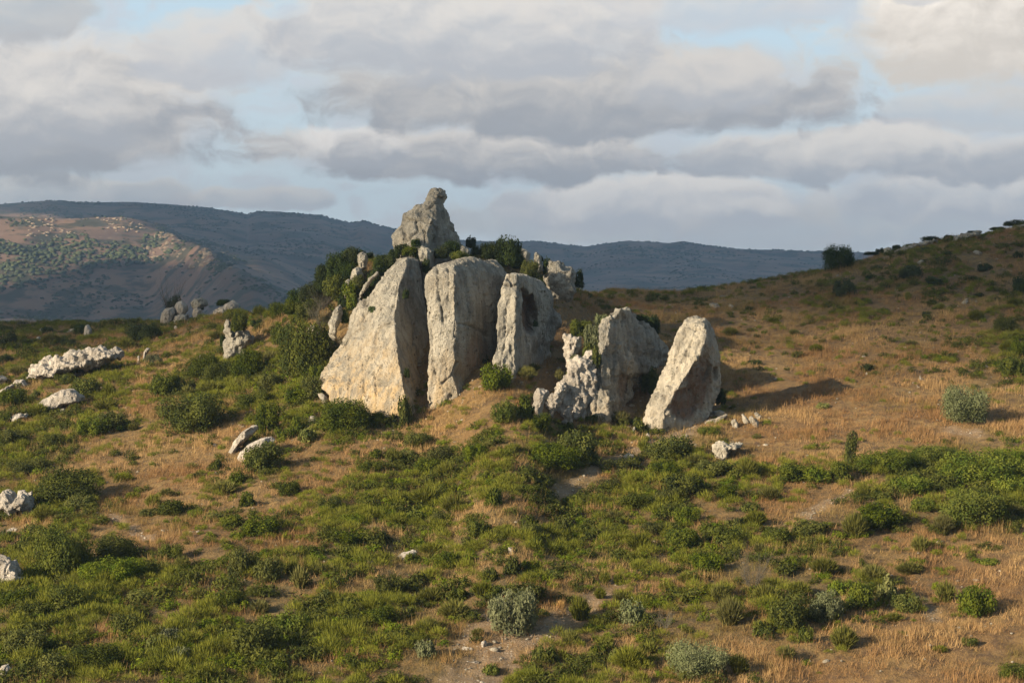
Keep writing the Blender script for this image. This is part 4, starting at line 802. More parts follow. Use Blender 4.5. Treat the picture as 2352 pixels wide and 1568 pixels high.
# --- lower left thicket
T(4, 430, 440, 470, 240, 'L', 'very large dark bush casting a shadow, beside the rugged edge crag', None, False, 'the very large edge bush'); T(4, 170, 230, 280, 120, 'L'); T(4, 520, 470, 200, 110, 'M'); T(4, 280, 560, 160, 110, 'B'); T(4, 380, 570, 110, 70, 'B')
T(4, 400, 910, 380, 330, 'L', 'biggest dark bush of the lower left thicket, beside the single white boulder', None, False, 'the biggest thicket bush'); T(4, 760, 810, 330, 180, 'L', 'broad dark bush right of the biggest thicket bush', None, False, 'the broad thicket bush'); T(4, 720, 980, 400, 200, 'M'); T(4, 1100, 800, 180, 120, 'L'); T(4, 1080, 905, 150, 105, 'B', 'round domed broom in the middle of the lower left thicket', None, False, 'the domed broom')
T(4, 1560, 935, 220, 190, 'L', 'rounded dark bush, left of a close pair in the lower scrub', None, False, 'the close pair of bushes'); T(4, 1735, 970, 200, 170, 'L', 'rounded dark bush, right of a close pair in the lower scrub'); T(4, 1690, 650, 240, 130, 'L'); T(4, 1500, 600, 160, 90, 'L'); T(4, 1110, 525, 210, 100, 'L'); T(4, 960, 520, 130, 60, 'M'); T(4, 1370, 560, 120, 80, 'M'); T(4, 1390, 195, 110, 70, 'L'); T(4, 1520, 310, 120, 100, 'L'); T(4, 1870, 375, 180, 100, 'L'); T(4, 1450, 370, 200, 100, 'B'); T(4, 1240, 190, 110, 50, 'B')
T(4, 990, 460, 130, 90, 'B'); T(4, 1080, 380, 120, 70, 'B'); T(4, 800, 280, 150, 60, 'B'); T(4, 1600, 440, 130, 80, 'L'); T(4, 1740, 780, 180, 80, 'L'); T(4, 1280, 260, 100, 50, 'B'); T(4, 860, 390, 130, 60, 'B')
T(4, 150, 1430, 290, 180, 'L'); T(4, 640, 1560, 420, 190, 'L'); T(4, 360, 1570, 320, 150, 'L'); T(4, 1650, 1450, 340, 230, 'L', 'large dark bush low in the scrub under the close pair', None, False, 'the large low bush'); T(4, 1860, 1300, 300, 180, 'M'); T(4, 1000, 1420, 130, 150, 'M'); T(4, 1110, 1380, 170, 150, 'O'); T(4, 1180, 1460, 150, 110, 'O'); T(4, 1470, 1130, 200, 140, 'L'); T(4, 820, 1300, 230, 140, 'L'); T(4, 440, 1160, 300, 170, 'L'); T(4, 100, 1130, 240, 120, 'L'); T(4, 240, 1200, 230, 110, 'L'); T(4, 1290, 1060, 100, 90, 'B'); T(4, 1280, 980, 90, 90, 'L'); T(4, 1180, 860, 130, 100, 'B'); T(4, 250, 660, 150, 80, 'L'); T(4, 30, 680, 110, 90, 'K'); T(4, 460, 960, 220, 80, 'B')
T(4, 900, 1060, 200, 90, 'M'); T(4, 620, 1090, 190, 100, 'L'); T(4, 1680, 1140, 160, 100, 'B'); T(4, 1940, 1000, 150, 140, 'B'); T(4, 1890, 910, 140, 110, 'B'); T(4, 1380, 1280, 170, 100, 'B'); T(4, 1420, 1440, 150, 100, 'B'); T(4, 820, 1500, 140, 100, 'L'); T(4, 2080, 1100, 150, 110, 'L'); T(4, 2050, 900, 150, 100, 'B'); T(4, 1980, 760, 170, 90, 'L'); T(4, 1760, 1540, 220, 110, 'L'); T(4, 950, 1560, 170, 90, 'B'); T(4, 560, 1250, 150, 80, 'D')
# --- centre
T(5, 1670, 210, 260, 220, 'L', 'bright full bush casting a shadow beside the dirt track, below the peaked crag', None, False, 'the full bush by the track'); T(5, 1480, 240, 400, 170, 'L'); T(5, 1010, 170, 190, 120, 'L'); T(5, 640, 80, 230, 100, 'L'); T(5, 790, 180, 190, 130, 'L'); T(5, 820, 270, 160, 120, 'B'); T(5, 690, 240, 200, 110, 'L'); T(5, 480, 170, 130, 90, 'B'); T(5, 360, 140, 90, 60, 'L'); T(5, 310, 240, 180, 80, 'L'); T(5, 560, 130, 140, 70, 'Y'); T(5, 1080, 90, 110, 70, 'B'); T(5, 1250, 100, 130, 70, 'B')
T(5, 1250, 1300, 335, 320, 'O', 'big silvery-green olive bush casting a shadow on bare earth, bottom centre', None, True, 'the big silvery olive'); T(5, 1330, 1090, 260, 150, 'L', 'dark bush directly behind the big silvery olive'); T(5, 1120, 1060, 130, 90, 'L')
T(5, 690, 1460, 150, 150, 'O', 'small pale silvery shrub below left of the big silvery olive', None, False, 'the small silvery shrub'); T(5, 2020, 1210, 170, 180, 'O', 'upright silvery shrub on the slope right of the big silvery olive', None, False, 'the upright silvery shrub'); T(5, 450, 1060, 200, 170, 'L'); T(5, 610, 980, 160, 110, 'L')
T(5, 1680, 1180, 170, 150, 'B', 'bushy broom beside the orange dry tuft', None); T(5, 1500, 950, 140, 90, 'M'); T(5, 1370, 890, 130, 100, 'M'); T(5, 1030, 650, 170, 120, 'L'); T(5, 1360, 650, 160, 100, 'L'); T(5, 870, 500, 210, 110, 'B'); T(5, 690, 460, 250, 130, 'B'); T(5, 610, 545, 130, 90, 'M'); T(5, 2060, 750, 190, 120, 'B'); T(5, 780, 560, 160, 90, 'L'); T(5, 1340, 590, 150, 90, 'L'); T(5, 1570, 620, 100, 130, 'L'); T(5, 1730, 680, 150, 90, 'L'); T(5, 1380, 740, 150, 90, 'L'); T(5, 1200, 620, 130, 70, 'B')
T(5, 1440, 1440, 150, 120, 'M'); T(5, 1110, 1510, 110, 80, 'M'); T(5, 2000, 1520, 250, 150, 'B'); T(5, 1620, 1340, 160, 110, 'B'); T(5, 870, 1200, 250, 130, 'B'); T(5, 700, 1300, 190, 100, 'B'); T(5, 280, 1350, 110, 80, 'B'); T(5, 1840, 960, 90, 90, 'B'); T(5, 1930, 960, 90, 80, 'B'); T(5, 1810, 1050, 100, 80, 'B'); T(5, 1950, 1080, 140, 80, 'B'); T(5, 2240, 1020, 130, 80, 'B'); T(5, 1800, 1400, 120, 90, 'L'); T(5, 2120, 1400, 170, 90, 'B'); T(5, 2220, 1260, 170, 120, 'D')
T(5, 200, 700, 220, 90, 'L'); T(5, 390, 680, 120, 90, 'L'); T(5, 60, 480, 170, 90, 'L'); T(5, 230, 580, 180, 90, 'M'); T(5, 480, 420, 120, 80, 'B'); T(5, 1150, 320, 160, 70, 'M'); T(5, 1340, 380, 160, 80, 'L'); T(5, 1120, 470, 140, 120, 'L'); T(5, 830, 380, 170, 80, 'L'); T(5, 960, 700, 110, 80, 'L'); T(5, 720, 760, 200, 80, 'B'); T(5, 400, 800, 140, 80, 'B'); T(5, 600, 820, 140, 80, 'L'); T(5, 820, 870, 170, 120, 'L'); T(5, 1050, 1060, 170, 110, 'B'); T(5, 900, 1060, 170, 100, 'L'); T(5, 720, 1080, 200, 110, 'B'); T(5, 100, 1110, 170, 110, 'B'); T(5, 240, 1160, 140, 90, 'B'); T(5, 80, 900, 150, 90, 'B'); T(5, 400, 1240, 200, 120, 'L'); T(5, 560, 1180, 150, 90, 'L'); T(5, 1240, 900, 130, 120, 'L'); T(5, 1100, 930, 130, 100, 'L'); T(5, 940, 830, 140, 90, 'B')
T(5, 1840, 1340, 140, 80, 'B'); T(5, 1900, 1440, 110, 110, 'Y'); T(5, 1400, 1260, 110, 50, 'D'); T(5, 1020, 1300, 110, 60, 'B'); T(5, 1520, 1050, 90, 60, 'O'); T(5, 1880, 360, 160, 90, 'L'); T(5, 1950, 220, 220, 80, 'L'); T(5, 2200, 150, 250, 110, 'L'); T(5, 2230, 300, 250, 110, 'L'); T(5, 2050, 470, 260, 110, 'L'); T(5, 2250, 440, 170, 100, 'L'); T(5, 1900, 560, 170, 90, 'B'); T(5, 2150, 620, 200, 80, 'L'); T(5, 1480, 430, 90, 90, 'Y'); T(5, 1600, 430, 120, 70, 'Y')
# --- right
T(6, 240, 1585, 400, 250, 'O', 'largest silvery olive bush, cut by the bottom edge of the slope', None, True, 'the largest silvery olive'); T(6, 1225, 200, 108, 185, 'C', 'slim conical juniper standing in dry grass at the upper end of the bramble bank', None, True, 'the slim juniper')
T(6, 1150, 290, 170, 130, 'L'); T(6, 1450, 270, 400, 150, 'M'); T(6, 1750, 190, 350, 110, 'M', 'low bramble mound along the upper rim of the green bank'); T(6, 2100, 340, 520, 230, 'M', 'biggest bramble mound of the green bank at the right', None, False, 'the biggest bramble mound'); T(6, 2000, 600, 420, 240, 'M', 'thick green bramble mass at the lower right end of the bank', None, False, 'the thick bramble mass'); T(6, 1400, 610, 300, 160, 'L'); T(6, 1250, 650, 200, 160, 'B'); T(6, 1820, 635, 160, 130, 'B'); T(6, 2300, 520, 180, 90, 'B'); T(6, 1620, 400, 260, 130, 'M'); T(6, 1320, 400, 170, 90, 'B'); T(6, 2280, 200, 250, 120, 'M'); T(6, 1880, 320, 260, 130, 'M'); T(6, 1700, 500, 190, 90, 'M'); T(6, 2250, 400, 260, 150, 'M')
T(6, 1670, 755, 140, 110, 'B', 'lone round broom in dry grass under the bramble bank', None, False, 'the lone round broom'); T(6, 1600, 880, 210, 90, 'B', 'wide windswept dark broom below the lone round broom', None, False, 'the windswept broom'); T(6, 1840, 1065, 170, 145, 'B', 'upright broom, left of the two shrubs alone on the lower right grass'); T(6, 2030, 1155, 240, 200, 'M', 'leafy bush, right of the two shrubs alone on the lower right grass', None, False, 'the two lone shrubs')
T(6, 1070, 1230, 220, 210, 'O', 'silvery shrub wedged among green bushes, lower right', None, False, 'the wedged silvery shrub'); T(6, 820, 1290, 260, 210, 'L'); T(6, 1290, 1150, 220, 180, 'L'); T(6, 1460, 1080, 170, 180, 'Y', 'bright yellow-green bush right of the wedged silvery shrub', None, False, 'the yellow-green bush'); T(6, 1590, 1140, 180, 130, 'M'); T(6, 1150, 1030, 160, 110, 'M'); T(6, 590, 1020, 230, 240, 'D', 'large dead grey shrub amid the green scrub, right half', None, False, 'the dead grey shrub'); T(6, 440, 1250, 210, 170, 'B'); T(6, 1180, 1390, 210, 150, 'B'); T(6, 810, 1450, 150, 100, 'B'); T(6, 500, 1550, 150, 130, 'B'); T(6, 650, 1310, 150, 110, 'L'); T(6, 170, 1280, 100, 50, 'B'); T(6, 940, 1350, 90, 110, 'M'); T(6, 1370, 950, 220, 120, 'B')
T(6, 560, 290, 170, 130, 'B'); T(6, 90, 140, 260, 150, 'L'); T(6, 150, 420, 300, 160, 'L'); T(6, 320, 280, 260, 120, 'L'); T(6, 220, 190, 150, 80, 'B'); T(6, 860, 300, 260, 120, 'L'); T(6, 1000, 300, 200, 110, 'M'); T(6, 700, 420, 170, 90, 'B'); T(6, 420, 430, 150, 110, 'L'); T(6, 580, 500, 130, 80, 'M'); T(6, 610, 590, 180, 100, 'B'); T(6, 960, 650, 260, 110, 'L'); T(6, 750, 700, 230, 130, 'L'); T(6, 420, 700, 260, 130, 'L'); T(6, 130, 740, 260, 150, 'L'); T(6, 300, 900, 230, 140, 'L'); T(6, 800, 900, 160, 90, 'L'); T(6, 1050, 900, 220, 110, 'B'); T(6, 680, 1090, 220, 130, 'B'); T(6, 890, 1040, 200, 110, 'B'); T(6, 160, 970, 150, 80, 'B'); T(6, 380, 1080, 150, 120, 'B'); T(6, 1040, 720, 110, 80, 'B'); T(6, 640, 760, 120, 80, 'B'); T(6, 250, 800, 130, 80, 'B'); T(6, 1300, 830, 50, 60, 'L'); T(6, 480, 590, 150, 80, 'L'); T(6, 160, 580, 180, 120, 'L')
T(6, 1990, 1330, 110, 60, 'M'); T(6, 1500, 1190, 160, 60, 'B'); T(6, 2120, 820, 130, 40, 'M'); T(6, 2270, 1570, 200, 100, 'L'); T(6, 1800, 1395, 120, 40, 'B'); T(6, 30, 1250, 110, 110, 'D'); T(6, 270, 1210, 90, 70, 'D')
T(8, 915, 435, 265, 195, 'K', 'round dark tree standing alone on the right-hand crest', 236, True, 'the round crest tree'); T(8, 950, 640, 165, 125, 'K', 'dark bush below the round crest tree on the shaded slope', None, False, 'the dark slope bush'); T(8, 1400, 505, 180, 100, 'K', 'wide dark bush in the middle of the shaded right hillside', None, False, 'the wide hillside bush'); T(8, 1560, 550, 130, 60, 'K'); T(8, 1840, 770, 140, 75, 'B'); T(8, 2040, 870, 160, 115, 'L'); T(8, 2090, 1170, 200, 140, 'L'); T(8, 2130, 1040, 150, 120, 'L'); T(8, 2150, 600, 140, 130, 'K'); T(8, 2050, 1000, 130, 90, 'B')
T(8, 1780, 1510, 370, 275, 'O', 'silvery round shrub alone in sunny dry grass on the right slope', None, True, 'the lone silvery shrub')
T(8, 1540, 235, 170, 48, 'K', None, 250); T(8, 1650, 212, 85, 36, 'K', None, 251); T(8, 1300, 282, 75, 36, 'K', None, 247); T(8, 1195, 305, 80, 36, 'K', None, 246); T(8, 2100, 122, 190, 44, 'K', None, 254); T(8, 1980, 150, 130, 26, 'K', None, 253); T(8, 1130, 318, 130, 26, 'K', None, 244); T(8, 1400, 262, 90, 20, 'B', None, 248); T(8, 1830, 168, 110, 18, 'K', None, 252)
T(8, 1725, 295, 65, 45, 'K'); T(8, 1500, 300, 90, 35, 'K'); T(8, 1900, 430, 110, 60, 'K'); T(8, 1640, 380, 80, 40, 'K'); T(8, 1830, 520, 120, 50, 'K'); T(8, 1500, 760, 60, 50, 'K'); T(8, 1600, 700, 70, 50, 'B'); T(8, 1210, 715, 80, 40, 'K'); T(8, 610, 870, 90, 50, 'B'); T(8, 310, 690, 80, 35, 'K'); T(8, 1110, 480, 60, 35, 'K')
T(8, 800, 1370, 110, 55, 'Y', 'low yellow-green tuft in sunny grass below the leaning slab shadow'); T(8, 1110, 1110, 120, 50, 'K'); T(8, 1570, 980, 90, 45, 'D'); T(8, 1550, 1020, 110, 45, 'B'); T(8, 1400, 935, 110, 40, 'B'); T(8, 720, 1120, 70, 30, 'Y'); T(8, 340, 1070, 110, 40, 'K'); T(8, 470, 790, 90, 45, 'B'); T(8, 1980, 640, 90, 30, 'K'); T(8, 760, 990, 120, 60, 'B'); T(8, 1860, 600, 80, 30, 'K'); T(8, 2100, 700, 130, 70, 'B'); T(8, 2100, 860, 100, 80, 'B'); T(8, 2120, 360, 80, 50, 'K'); T(8, 1380, 640, 60, 60, 'B'); T(8, 180, 880, 120, 60, 'B'); T(8, 1690, 1040, 80, 40, 'Y')
print('plants', _cnt[0])

# labels for the plants not described by hand: kind, size, build and where they stand
used = set(o['label'] for o in bpy.data.objects if o.get('label'))
def where(du, dv):
    a = math.degrees(math.atan2(-dv, du)) % 360
    return ['right of', 'above and right of', 'above', 'above and left of', 'left of', 'below and left of', 'below', 'below and right of'][int((a + 22.5) // 45) % 8]
for root, kind, wm, hm, u, v in AUTO:
    near = sorted(LAND, key=lambda l: math.hypot(l[1] - u, (l[2] - v) * 1.3))
    size = 'tiny' if wm < 1.1 else 'small' if wm < 1.8 else 'medium-sized' if wm < 2.8 else 'large' if wm < 4.2 else 'very large'
    build = 'upright ' if hm > .95 * wm else 'low ' if hm < .48 * wm else ''
    done = False
    for q in range(6):
        l = near[q]; lab = f'{size} {build}{DESC[kind]} {where(u - l[1], v - l[2])} {l[0]}'
        if lab not in used and len(lab.split()) <= 16: done = True; break
    if not done:
        for a in range(4):
            for b_ in range(4):
                if a == b_ or done: continue
                l, g = near[a], near[b_]
                for lab in (f'{size} {build}{DESC[kind]} between {l[0]} and {g[0]}', f'{DESC[kind]} {where(u - l[1], v - l[2])} {l[0]}, {where(u - g[1], v - g[2])} {g[0]}'):
                    if lab not in used and len(lab.split()) <= 16: done = True; break
    used.add(lab); tag(root, lab, 'shrub', GROUPS[kind])

# =========================================================== ground cover: too much to count
def ground_points(n, ylo=112, yhi=258):
    y = np.sqrt(rng.uniform(ylo**2, yhi**2, n)); u = rng.uniform(-120, 2472, n); x = (u - CU) / F * y
    z = gz(x, y); uu, vv = proj(x, y, z)
    return x, y, z, uu, vv
RK = np.array(ROCKS); PL = np.array(PLANTED)
def clear(x, y, arr, f=.8):
    ok = np.ones(len(x), bool)
    for a, b, r in arr: ok &= (x - a) ** 2 + (y - b) ** 2 > (r * f) ** 2
    return ok
def stuff(name, label, cat, kinds, pts, sizes, mat):
    Vs, Fs, Ts, off = [], [], [], 0
    for (x, y, z), (w, h), kd in zip(pts, sizes, kinds):
        V, Fq, t = kd; a = rng.uniform(0, 6.28); c, s = math.cos(a), math.sin(a)
        W = np.stack([(V[:, 0] * c - V[:, 1] * s) * w + x, (V[:, 0] * s + V[:, 1] * c) * w + y, V[:, 2] * h + z - .04], -1)
        Vs.append(W); Fs.append(Fq + off); Ts.append(np.clip(t + rng.normal(0, .18), 0, 1)); off += len(V)
    me = mesh_np(name, np.concatenate(Vs), np.concatenate(Fs), False, {'tint': np.concatenate(Ts)})
    tag(link(name, me, mat), label, cat, kind='stuff')
r_ = np.random.default_rng(5)
def leafy_tri(r, n, s_): V, Fq, t = leafy(r, n, s_, 7); return V, Fq[:, :3].copy(), t
small_leafy = [leafy_tri(r_, 260, .155) for _ in range(6)]; small_broom = [broom_tri(r_, 360, .0155) for _ in range(6)]
x, y, z, u, v = ground_points(52000)
dn = density(u, v) * np.clip(1 + 1.7 * fbm(p3(x, y, 6.6, .2), 3), .02, 1.7) - .75 * soil(x, y)
ok = (rng.random(len(x)) < dn * .82) & clear(x, y, RK, .6); x, y, z, u, v = x[ok], y[ok], z[ok], u[ok], v[ok]
sel = fbm(p3(x, y, 11., .2), 2) + rng.normal(0, .22, len(x)); print('scrub', len(x))
for nm, lab, cat, msk, pr, mt, lo, hi, hh in (('leafy_scrub', 'dense low leafy green scrub covering the slope', 'scrub', sel > .16, small_leafy, MATS['S'], .34, 1.0, .95),
                                          ('pale_scrub', 'paler leafy undergrowth mixed through the green scrub', 'scrub', (sel <= .16) & (sel > -.12), small_leafy, MATS['M'], .28, .75, .95),
                                          ('broom_scrub', 'soft brush-like broom undergrowth mixed through the green scrub', 'scrub', sel <= -.12, small_broom, MATS['B'], .36, .9, 1.05)):
    idx = np.where(msk)[0]; w = rng.uniform(lo, hi, len(idx)) * np.clip(.55 + density(u[idx], v[idx]) * .6, .5, 1.1)
    stuff(nm, lab, cat, [pr[k % 6] for k in range(len(idx))], np.stack([x[idx], y[idx], z[idx]], -1), np.stack([w, w * hh * rng.uniform(.8, 1.2, len(idx))], -1), mt)
x, y, z, u, v = ground_points(2600); ok = (rng.random(len(x)) < .55 * density(u, v)) & clear(x, y, RK, .7); idx = np.where(ok)[0]; tw = [twigs(r_, 7, .012, .5) for _ in range(4)]
w = rng.uniform(.4, 1.1, len(idx)); stuff('dead_twig_litter', 'pale dead twigs poking out of the green scrub', 'twigs', [tw[k % 4] for k in range(len(idx))], np.stack([x[idx], y[idx], z[idx]], -1), np.stack([w, w * .9], -1), MATS['D'])
# dry grass: clumps of thin blades
x, y, z, u, v = ground_points(190000)
so = soil(x, y); dn = density(u, v); pn_ = fbm(p3(x, y, 21., .25), 3)
ok = (rng.random(len(x)) < (.95 - .85 * so) * np.clip(.8 + .8 * pn_, .25, 1)); x, y, z, dn, pn_, u, v = x[ok], y[ok], z[ok], dn[ok], pn_[ok], u[ok], v[ok]
n = len(x); B = 9; print('grass clumps', n)
hgt = rng.uniform(.14, .40, n) * np.clip(1 + .9 * pn_, .5, 1.8) * (1 + .5 * (rng.random(n) < .12))
straw, brown, grn = np.array((.45, .285, .118)), np.array((.29, .155, .058)), np.array((.165, .145, .030))
t1 = np.clip(.5 + 1.3 * fbm(p3(x, y, 31., .09), 3) + rng.normal(0, .22, n), 0, 1)[:, None]; t2 = np.clip(dn * .7 + .9 * fbm(p3(x, y, 41., .16), 3) - .16 + rng.normal(0, .15, n), 0, .85)[:, None]
col = (brown * (1 - t1) + straw * t1) * (1 - t2) + grn * t2; col *= rng.uniform(.75, 1.2, (n, 1))
base = np.repeat(np.stack([x, y, z - .03], -1), B, 0) + np.concatenate([rng.normal(0, .17, (n * B, 2)), np.zeros((n * B, 1))], 1)
hh = np.repeat(hgt, B) * rng.uniform(.6, 1.25, n * B); ang = rng.uniform(0, 6.28, n * B); wd = rng.uniform(.006, .015, n * B) * (1 + .4 * (hh > .4))
sd = np.stack([np.cos(ang) * wd, np.sin(ang) * wd, np.zeros(n * B)], -1); tip = base + np.stack([rng.normal(.05, .16, n * B), rng.normal(0, .16, n * B), hh], -1)
V = np.stack([base - sd, base + sd, tip], 1).reshape(-1, 3); C_ = np.concatenate([np.repeat(col, B * 3, 0), np.ones((n * B * 3, 1))], 1)
me = mesh_np('dry_grass', V, np.arange(n * B * 3).reshape(-1, 3), False, {'Col': C_})
m, t, b = material('straw'); t.put(b.inputs['Base Color'], t.attr('Col').outputs['Color']); b.inputs['Roughness'].default_value = .7
tr = t.node('ShaderNodeBsdfTranslucent', None, Color=t.attr('Col').outputs['Color']); mx = t.node('ShaderNodeMixShader', None, i0=.25, i1=b.outputs[0], i2=tr.outputs[0]); t.l.new(mx.outputs[0], t.n['Material Output'].inputs['Surface'])
tag(link('dry_grass', me, m), 'dry straw-coloured grass covering the whole slope', 'grass', kind='stuff')
# orange dry tuft beside the olive
T(5, 1555, 1115, 62, 60, 'B', 'small bright orange-straw dry tuft right of the big silvery olive')
tf = bpy.data.objects[[o.name for o in bpy.data.objects if o.get('label', '').startswith('small bright orange')][0]]
tf.data = tf.data.copy(); tf.data.materials.clear(); m, t, b = material('orange_straw'); b.inputs['Base Color'].default_value = (.42, .25, .08, 1); tf.data.materials.append(m); tf.name = 'grass_tuft'
# loose stones
x, y, z, u, v = ground_points(20000); so = soil(x, y); pn_ = fbm(p3(x, y, 51., .3), 3)
nearr = ~clear(x, y - .8, RK[:9], 1.25); ok = (rng.random(len(x)) < (.045 + .8 * so + .22 * (pn_ > .35))) | nearr & (rng.random(len(x)) < .95); x, y, z = x[ok], y[ok], z[ok]; n = len(x); SV, SF = ico(1)
rad = rng.uniform(.03, .10, n) * (1 + 1.3 * (rng.random(n) < .08))
V = SV[None] * (1 + .7 * (rng.random((n, len(SV), 1)) - .5)) * rad[:, None, None] * np.array((1.3, 1, .7)) + np.stack([x, y, z + .03], -1)[:, None]
me = mesh_np('loose_stones', V.reshape(-1, 3), (SF[None] + (np.arange(n) * len(SV))[:, None, None]).reshape(-1, 3), False, {'ochre': np.zeros(n * len(SV)) + .2, 'raw_shade': np.zeros(n * len(SV))})
tag(link('loose_stone_litter', me, PALE), 'pale loose stones littering the bare ground and grass', 'stones', kind='stuff'); print('stones', n)
# =========================================================== sun, sky, clouds, air
SUN_EL, SUN_FRONT = 20.0, 35.0               # low afternoon sun on the left, a little behind the viewer
a, e = R(SUN_FRONT), R(SUN_EL)
SUNV = np.array((-math.cos(a) * math.cos(e), -math.sin(a) * math.cos(e), math.sin(e)))   # towards the sun
L = bpy.data.lights.new('sun', 'SUN'); L.energy = 5.0; L.angle = R(.53); L.color = (1., .86, .66)
so_ = bpy.data.objects.new('sun', L); COL.objects.link(so_); so_.rotation_euler = Vector(SUNV).to_track_quat('Z', 'Y').to_euler(); so_.location = (-60, -30, 60)
W = bpy.data.worlds.new('World'); SC.world = W; W.use_nodes = True; t = NT(W.node_tree); t.n.clear()
sky = t.node('ShaderNodeTexSky', {'sky_type': 'NISHITA', 'sun_disc': False, 'sun_elevation': e, 'sun_rotation': math.atan2(SUNV[0], SUNV[1]), 'air_density': 1.0, 'dust_density': 1.2, 'ozone_density': 1.5})
d = t.node('ShaderNodeTexCoord').outputs['Generated']
sp = t.node('ShaderNodeSeparateXYZ', None, Vector=d)
az = t.math('ARCTAN2', sp.outputs[0], sp.outputs[1]); el = t.math('ARCSINE', sp.outputs[2])
q = t.node('ShaderNodeCombineXYZ', None, X=t.math('MULTIPLY', az, F / 1000), Y=t.math('MULTIPLY', el, F / 1000)).outputs[0]
# banks of cumulus with billowing lit tops and flat grey bases, far ones first:
# (left, right column, top, base row, base grey, top light, cover)
BANKS = [(-150, 520, 405, 470, .43, .66, .8), (380, 760, 425, 475, .46, .66, .8), (960, 2500, 440, 560, .46, .56, .75), (1120, 1900, 400, 520, .50, .78, .95), (1850, 2600, 380, 500, .50, .74, .9), (560, 1650, 272, 408, .38, .66, 1.), (640, 960, 278, 380, .42, .80, .8), (1480, 2600, 290, 408, .43, .70, .95), (2010, 2600, 195, 300, .50, .62, .7),
         (-300, 590, 55, 378, .385, .68, 1.), (-200, 300, 120, 330, .45, .72, .7), (640, 2030, 95, 298, .37, .60, 1.), (1420, 1820, 120, 240, .46, .64, .75), (300, 760, 30, 190, .52, .66, .85), (560, 1560, -60, 160, .47, .68, .95), (-200, 220, -80, 110, .42, .55, .8), (1380, 1960, -80, 64, .54, .66, .7), (1880, 2800, -190, 178, .58, .90, 1.), (1980, 2180, -40, 18, .5, .6, .6)]
wv = t.node('ShaderNodeTexNoise', {'noise_dimensions': '2D'}, Vector=q, Scale=5.5, Detail=5.).outputs['Color']
w1 = t.vmath('ADD', q, t.vmath('MULTIPLY', t.vmath('SUBTRACT', wv, (.5, .5, .5)), (.20, .07, 0)))
st = t.vmath('MULTIPLY', w1, (1., 1.7, 1.))
def n_at(off, sc, dt): return t.node('ShaderNodeTexNoise', {'noise_dimensions': '2D'}, Vector=t.vmath('ADD', st, off) if off else st, Scale=sc, Detail=dt, Roughness=.58).outputs['Fac']
na, nb_ = n_at(None, 6., 7.), n_at((-.02, .045, 0), 6., 5.)
nz = t.math('SUBTRACT', na, .5); puff = t.math('MULTIPLY', t.math('SUBTRACT', na, nb_), 1.25)
away = t.mapr(t.math('ADD', t.math('ABSOLUTE', az), t.math('MULTIPLY', el, 1.4)), .55, 1.3)      # the sky clears overhead and behind the viewer
EX = 2.
def k_(c, f=1.): return tuple(x * f / EX for x in c)
blue = t.mix(t.mapr(el, .03, .13), k_((.60, .69, .73)), k_((.50, .645, .74)))
c = blue; cover = None
cb = (.98, .997, 1.045); ct = (1.05, .98, .90)
wisp = t.mapr(t.math('ADD', na, t.math('MULTIPLY', away, -.25)), .47, .68)
c = t.mix(t.math('MULTIPLY', wisp, .7), c, k_((.56, .57, .60)))
for ul, ur, vt, vb, gb, gt, cv_ in BANKS:
    cx_, cyb, hw, hh = (ul + ur) / 2, vt + (vb - vt) * .62, (ur - ul) / 2, vb - vt
    A = t.vmath('MULTIPLY', t.vmath('SUBTRACT', w1, ((cx_ - CU) / 1000, (VH - cyb) / 1000, 0)), (1000 / hw, 1000 / (hh * .62), 0))
    s2 = t.node('ShaderNodeSeparateXYZ', None, Vector=A); y_ = s2.outputs[1]
    yn = t.math('MULTIPLY', t.math('MINIMUM', y_, 0.), .6)                                            # flatter below
    f = t.math('ADD', t.math('MULTIPLY', s2.outputs[0], s2.outputs[0]), t.math('ADD', t.math('MULTIPLY', y_, y_), t.math('MULTIPLY', yn, yn)))
    f = t.math('ADD', f, t.math('MULTIPLY', nz, 2.2 if hh < 200 else 1.9))
    al = t.math('MULTIPLY', t.mapr(f, .55, 1.2, 1., 0.), cv_)
    sh = t.math('ADD', t.math('ADD', t.math('MULTIPLY', y_, .62), puff), .42)
    w_ = (1.07, .975, .86) if gt > .85 else None
    col = t.mix(t.mapr(sh, -.05, 1.), k_(w_ or cb, gb), k_(w_ or ct, gt))
    c = t.mix(al, c, col)
skyc = t.node('ShaderNodeBackground', None, Color=sky.outputs[0], Strength=.06)
clo = t.node('ShaderNodeBackground', None, Color=c, Strength=1.28)
mx = t.node('ShaderNodeMixShader', None, i0=t.math('MULTIPLY', away, .8), i1=clo.outputs[0], i2=skyc.outputs[0])
o = t.node('ShaderNodeOutputWorld'); t.l.new(mx.outputs[0], o.inputs['Surface'])
W.cycles.sampling_method = 'MANUAL'; W.cycles.sample_map_resolution = 256

# cloud layer upwind that shades the far hills and the top of the slope: thick lumpy cloud, with the gap that lets sun on to the spur
H = 1000.0
def shadow_uv(Px): k = (H - Px[2]) / SUNV[2]; return Px[0] + SUNV[0] * k, Px[1] + SUNV[1] * k
def farhit(u, v):
    Y = np.arange(1300, 4300, 10.0); x = (u - CU) / F * Y; vr = VH - F * fzf(x, Y) / Y; k = np.where(vr <= v)[0]; k = k[0] if len(k) else len(Y) - 1
    return np.array((x[k], Y[k], (VH - vr[k]) / F * Y[k]))
GAPS = [[(-200, 480), (0, 484), (40, 487), (130, 498), (200, 503), (285, 499), (345, 508), (390, 521), (440, 530), (500, 555), (555, 590), (605, 622), (660, 655), (600, 660), (500, 636), (400, 618), (280, 600), (150, 622), (60, 650), (-200, 720)],
        [(630, 640), (700, 618), (790, 612), (800, 640), (720, 668), (660, 660)], [(-100, 735), (40, 738), (130, 744), (60, 756), (-100, 760)]]
gaps = [np.array([shadow_uv(farhit(u, v)) for u, v in g]) for g in GAPS]
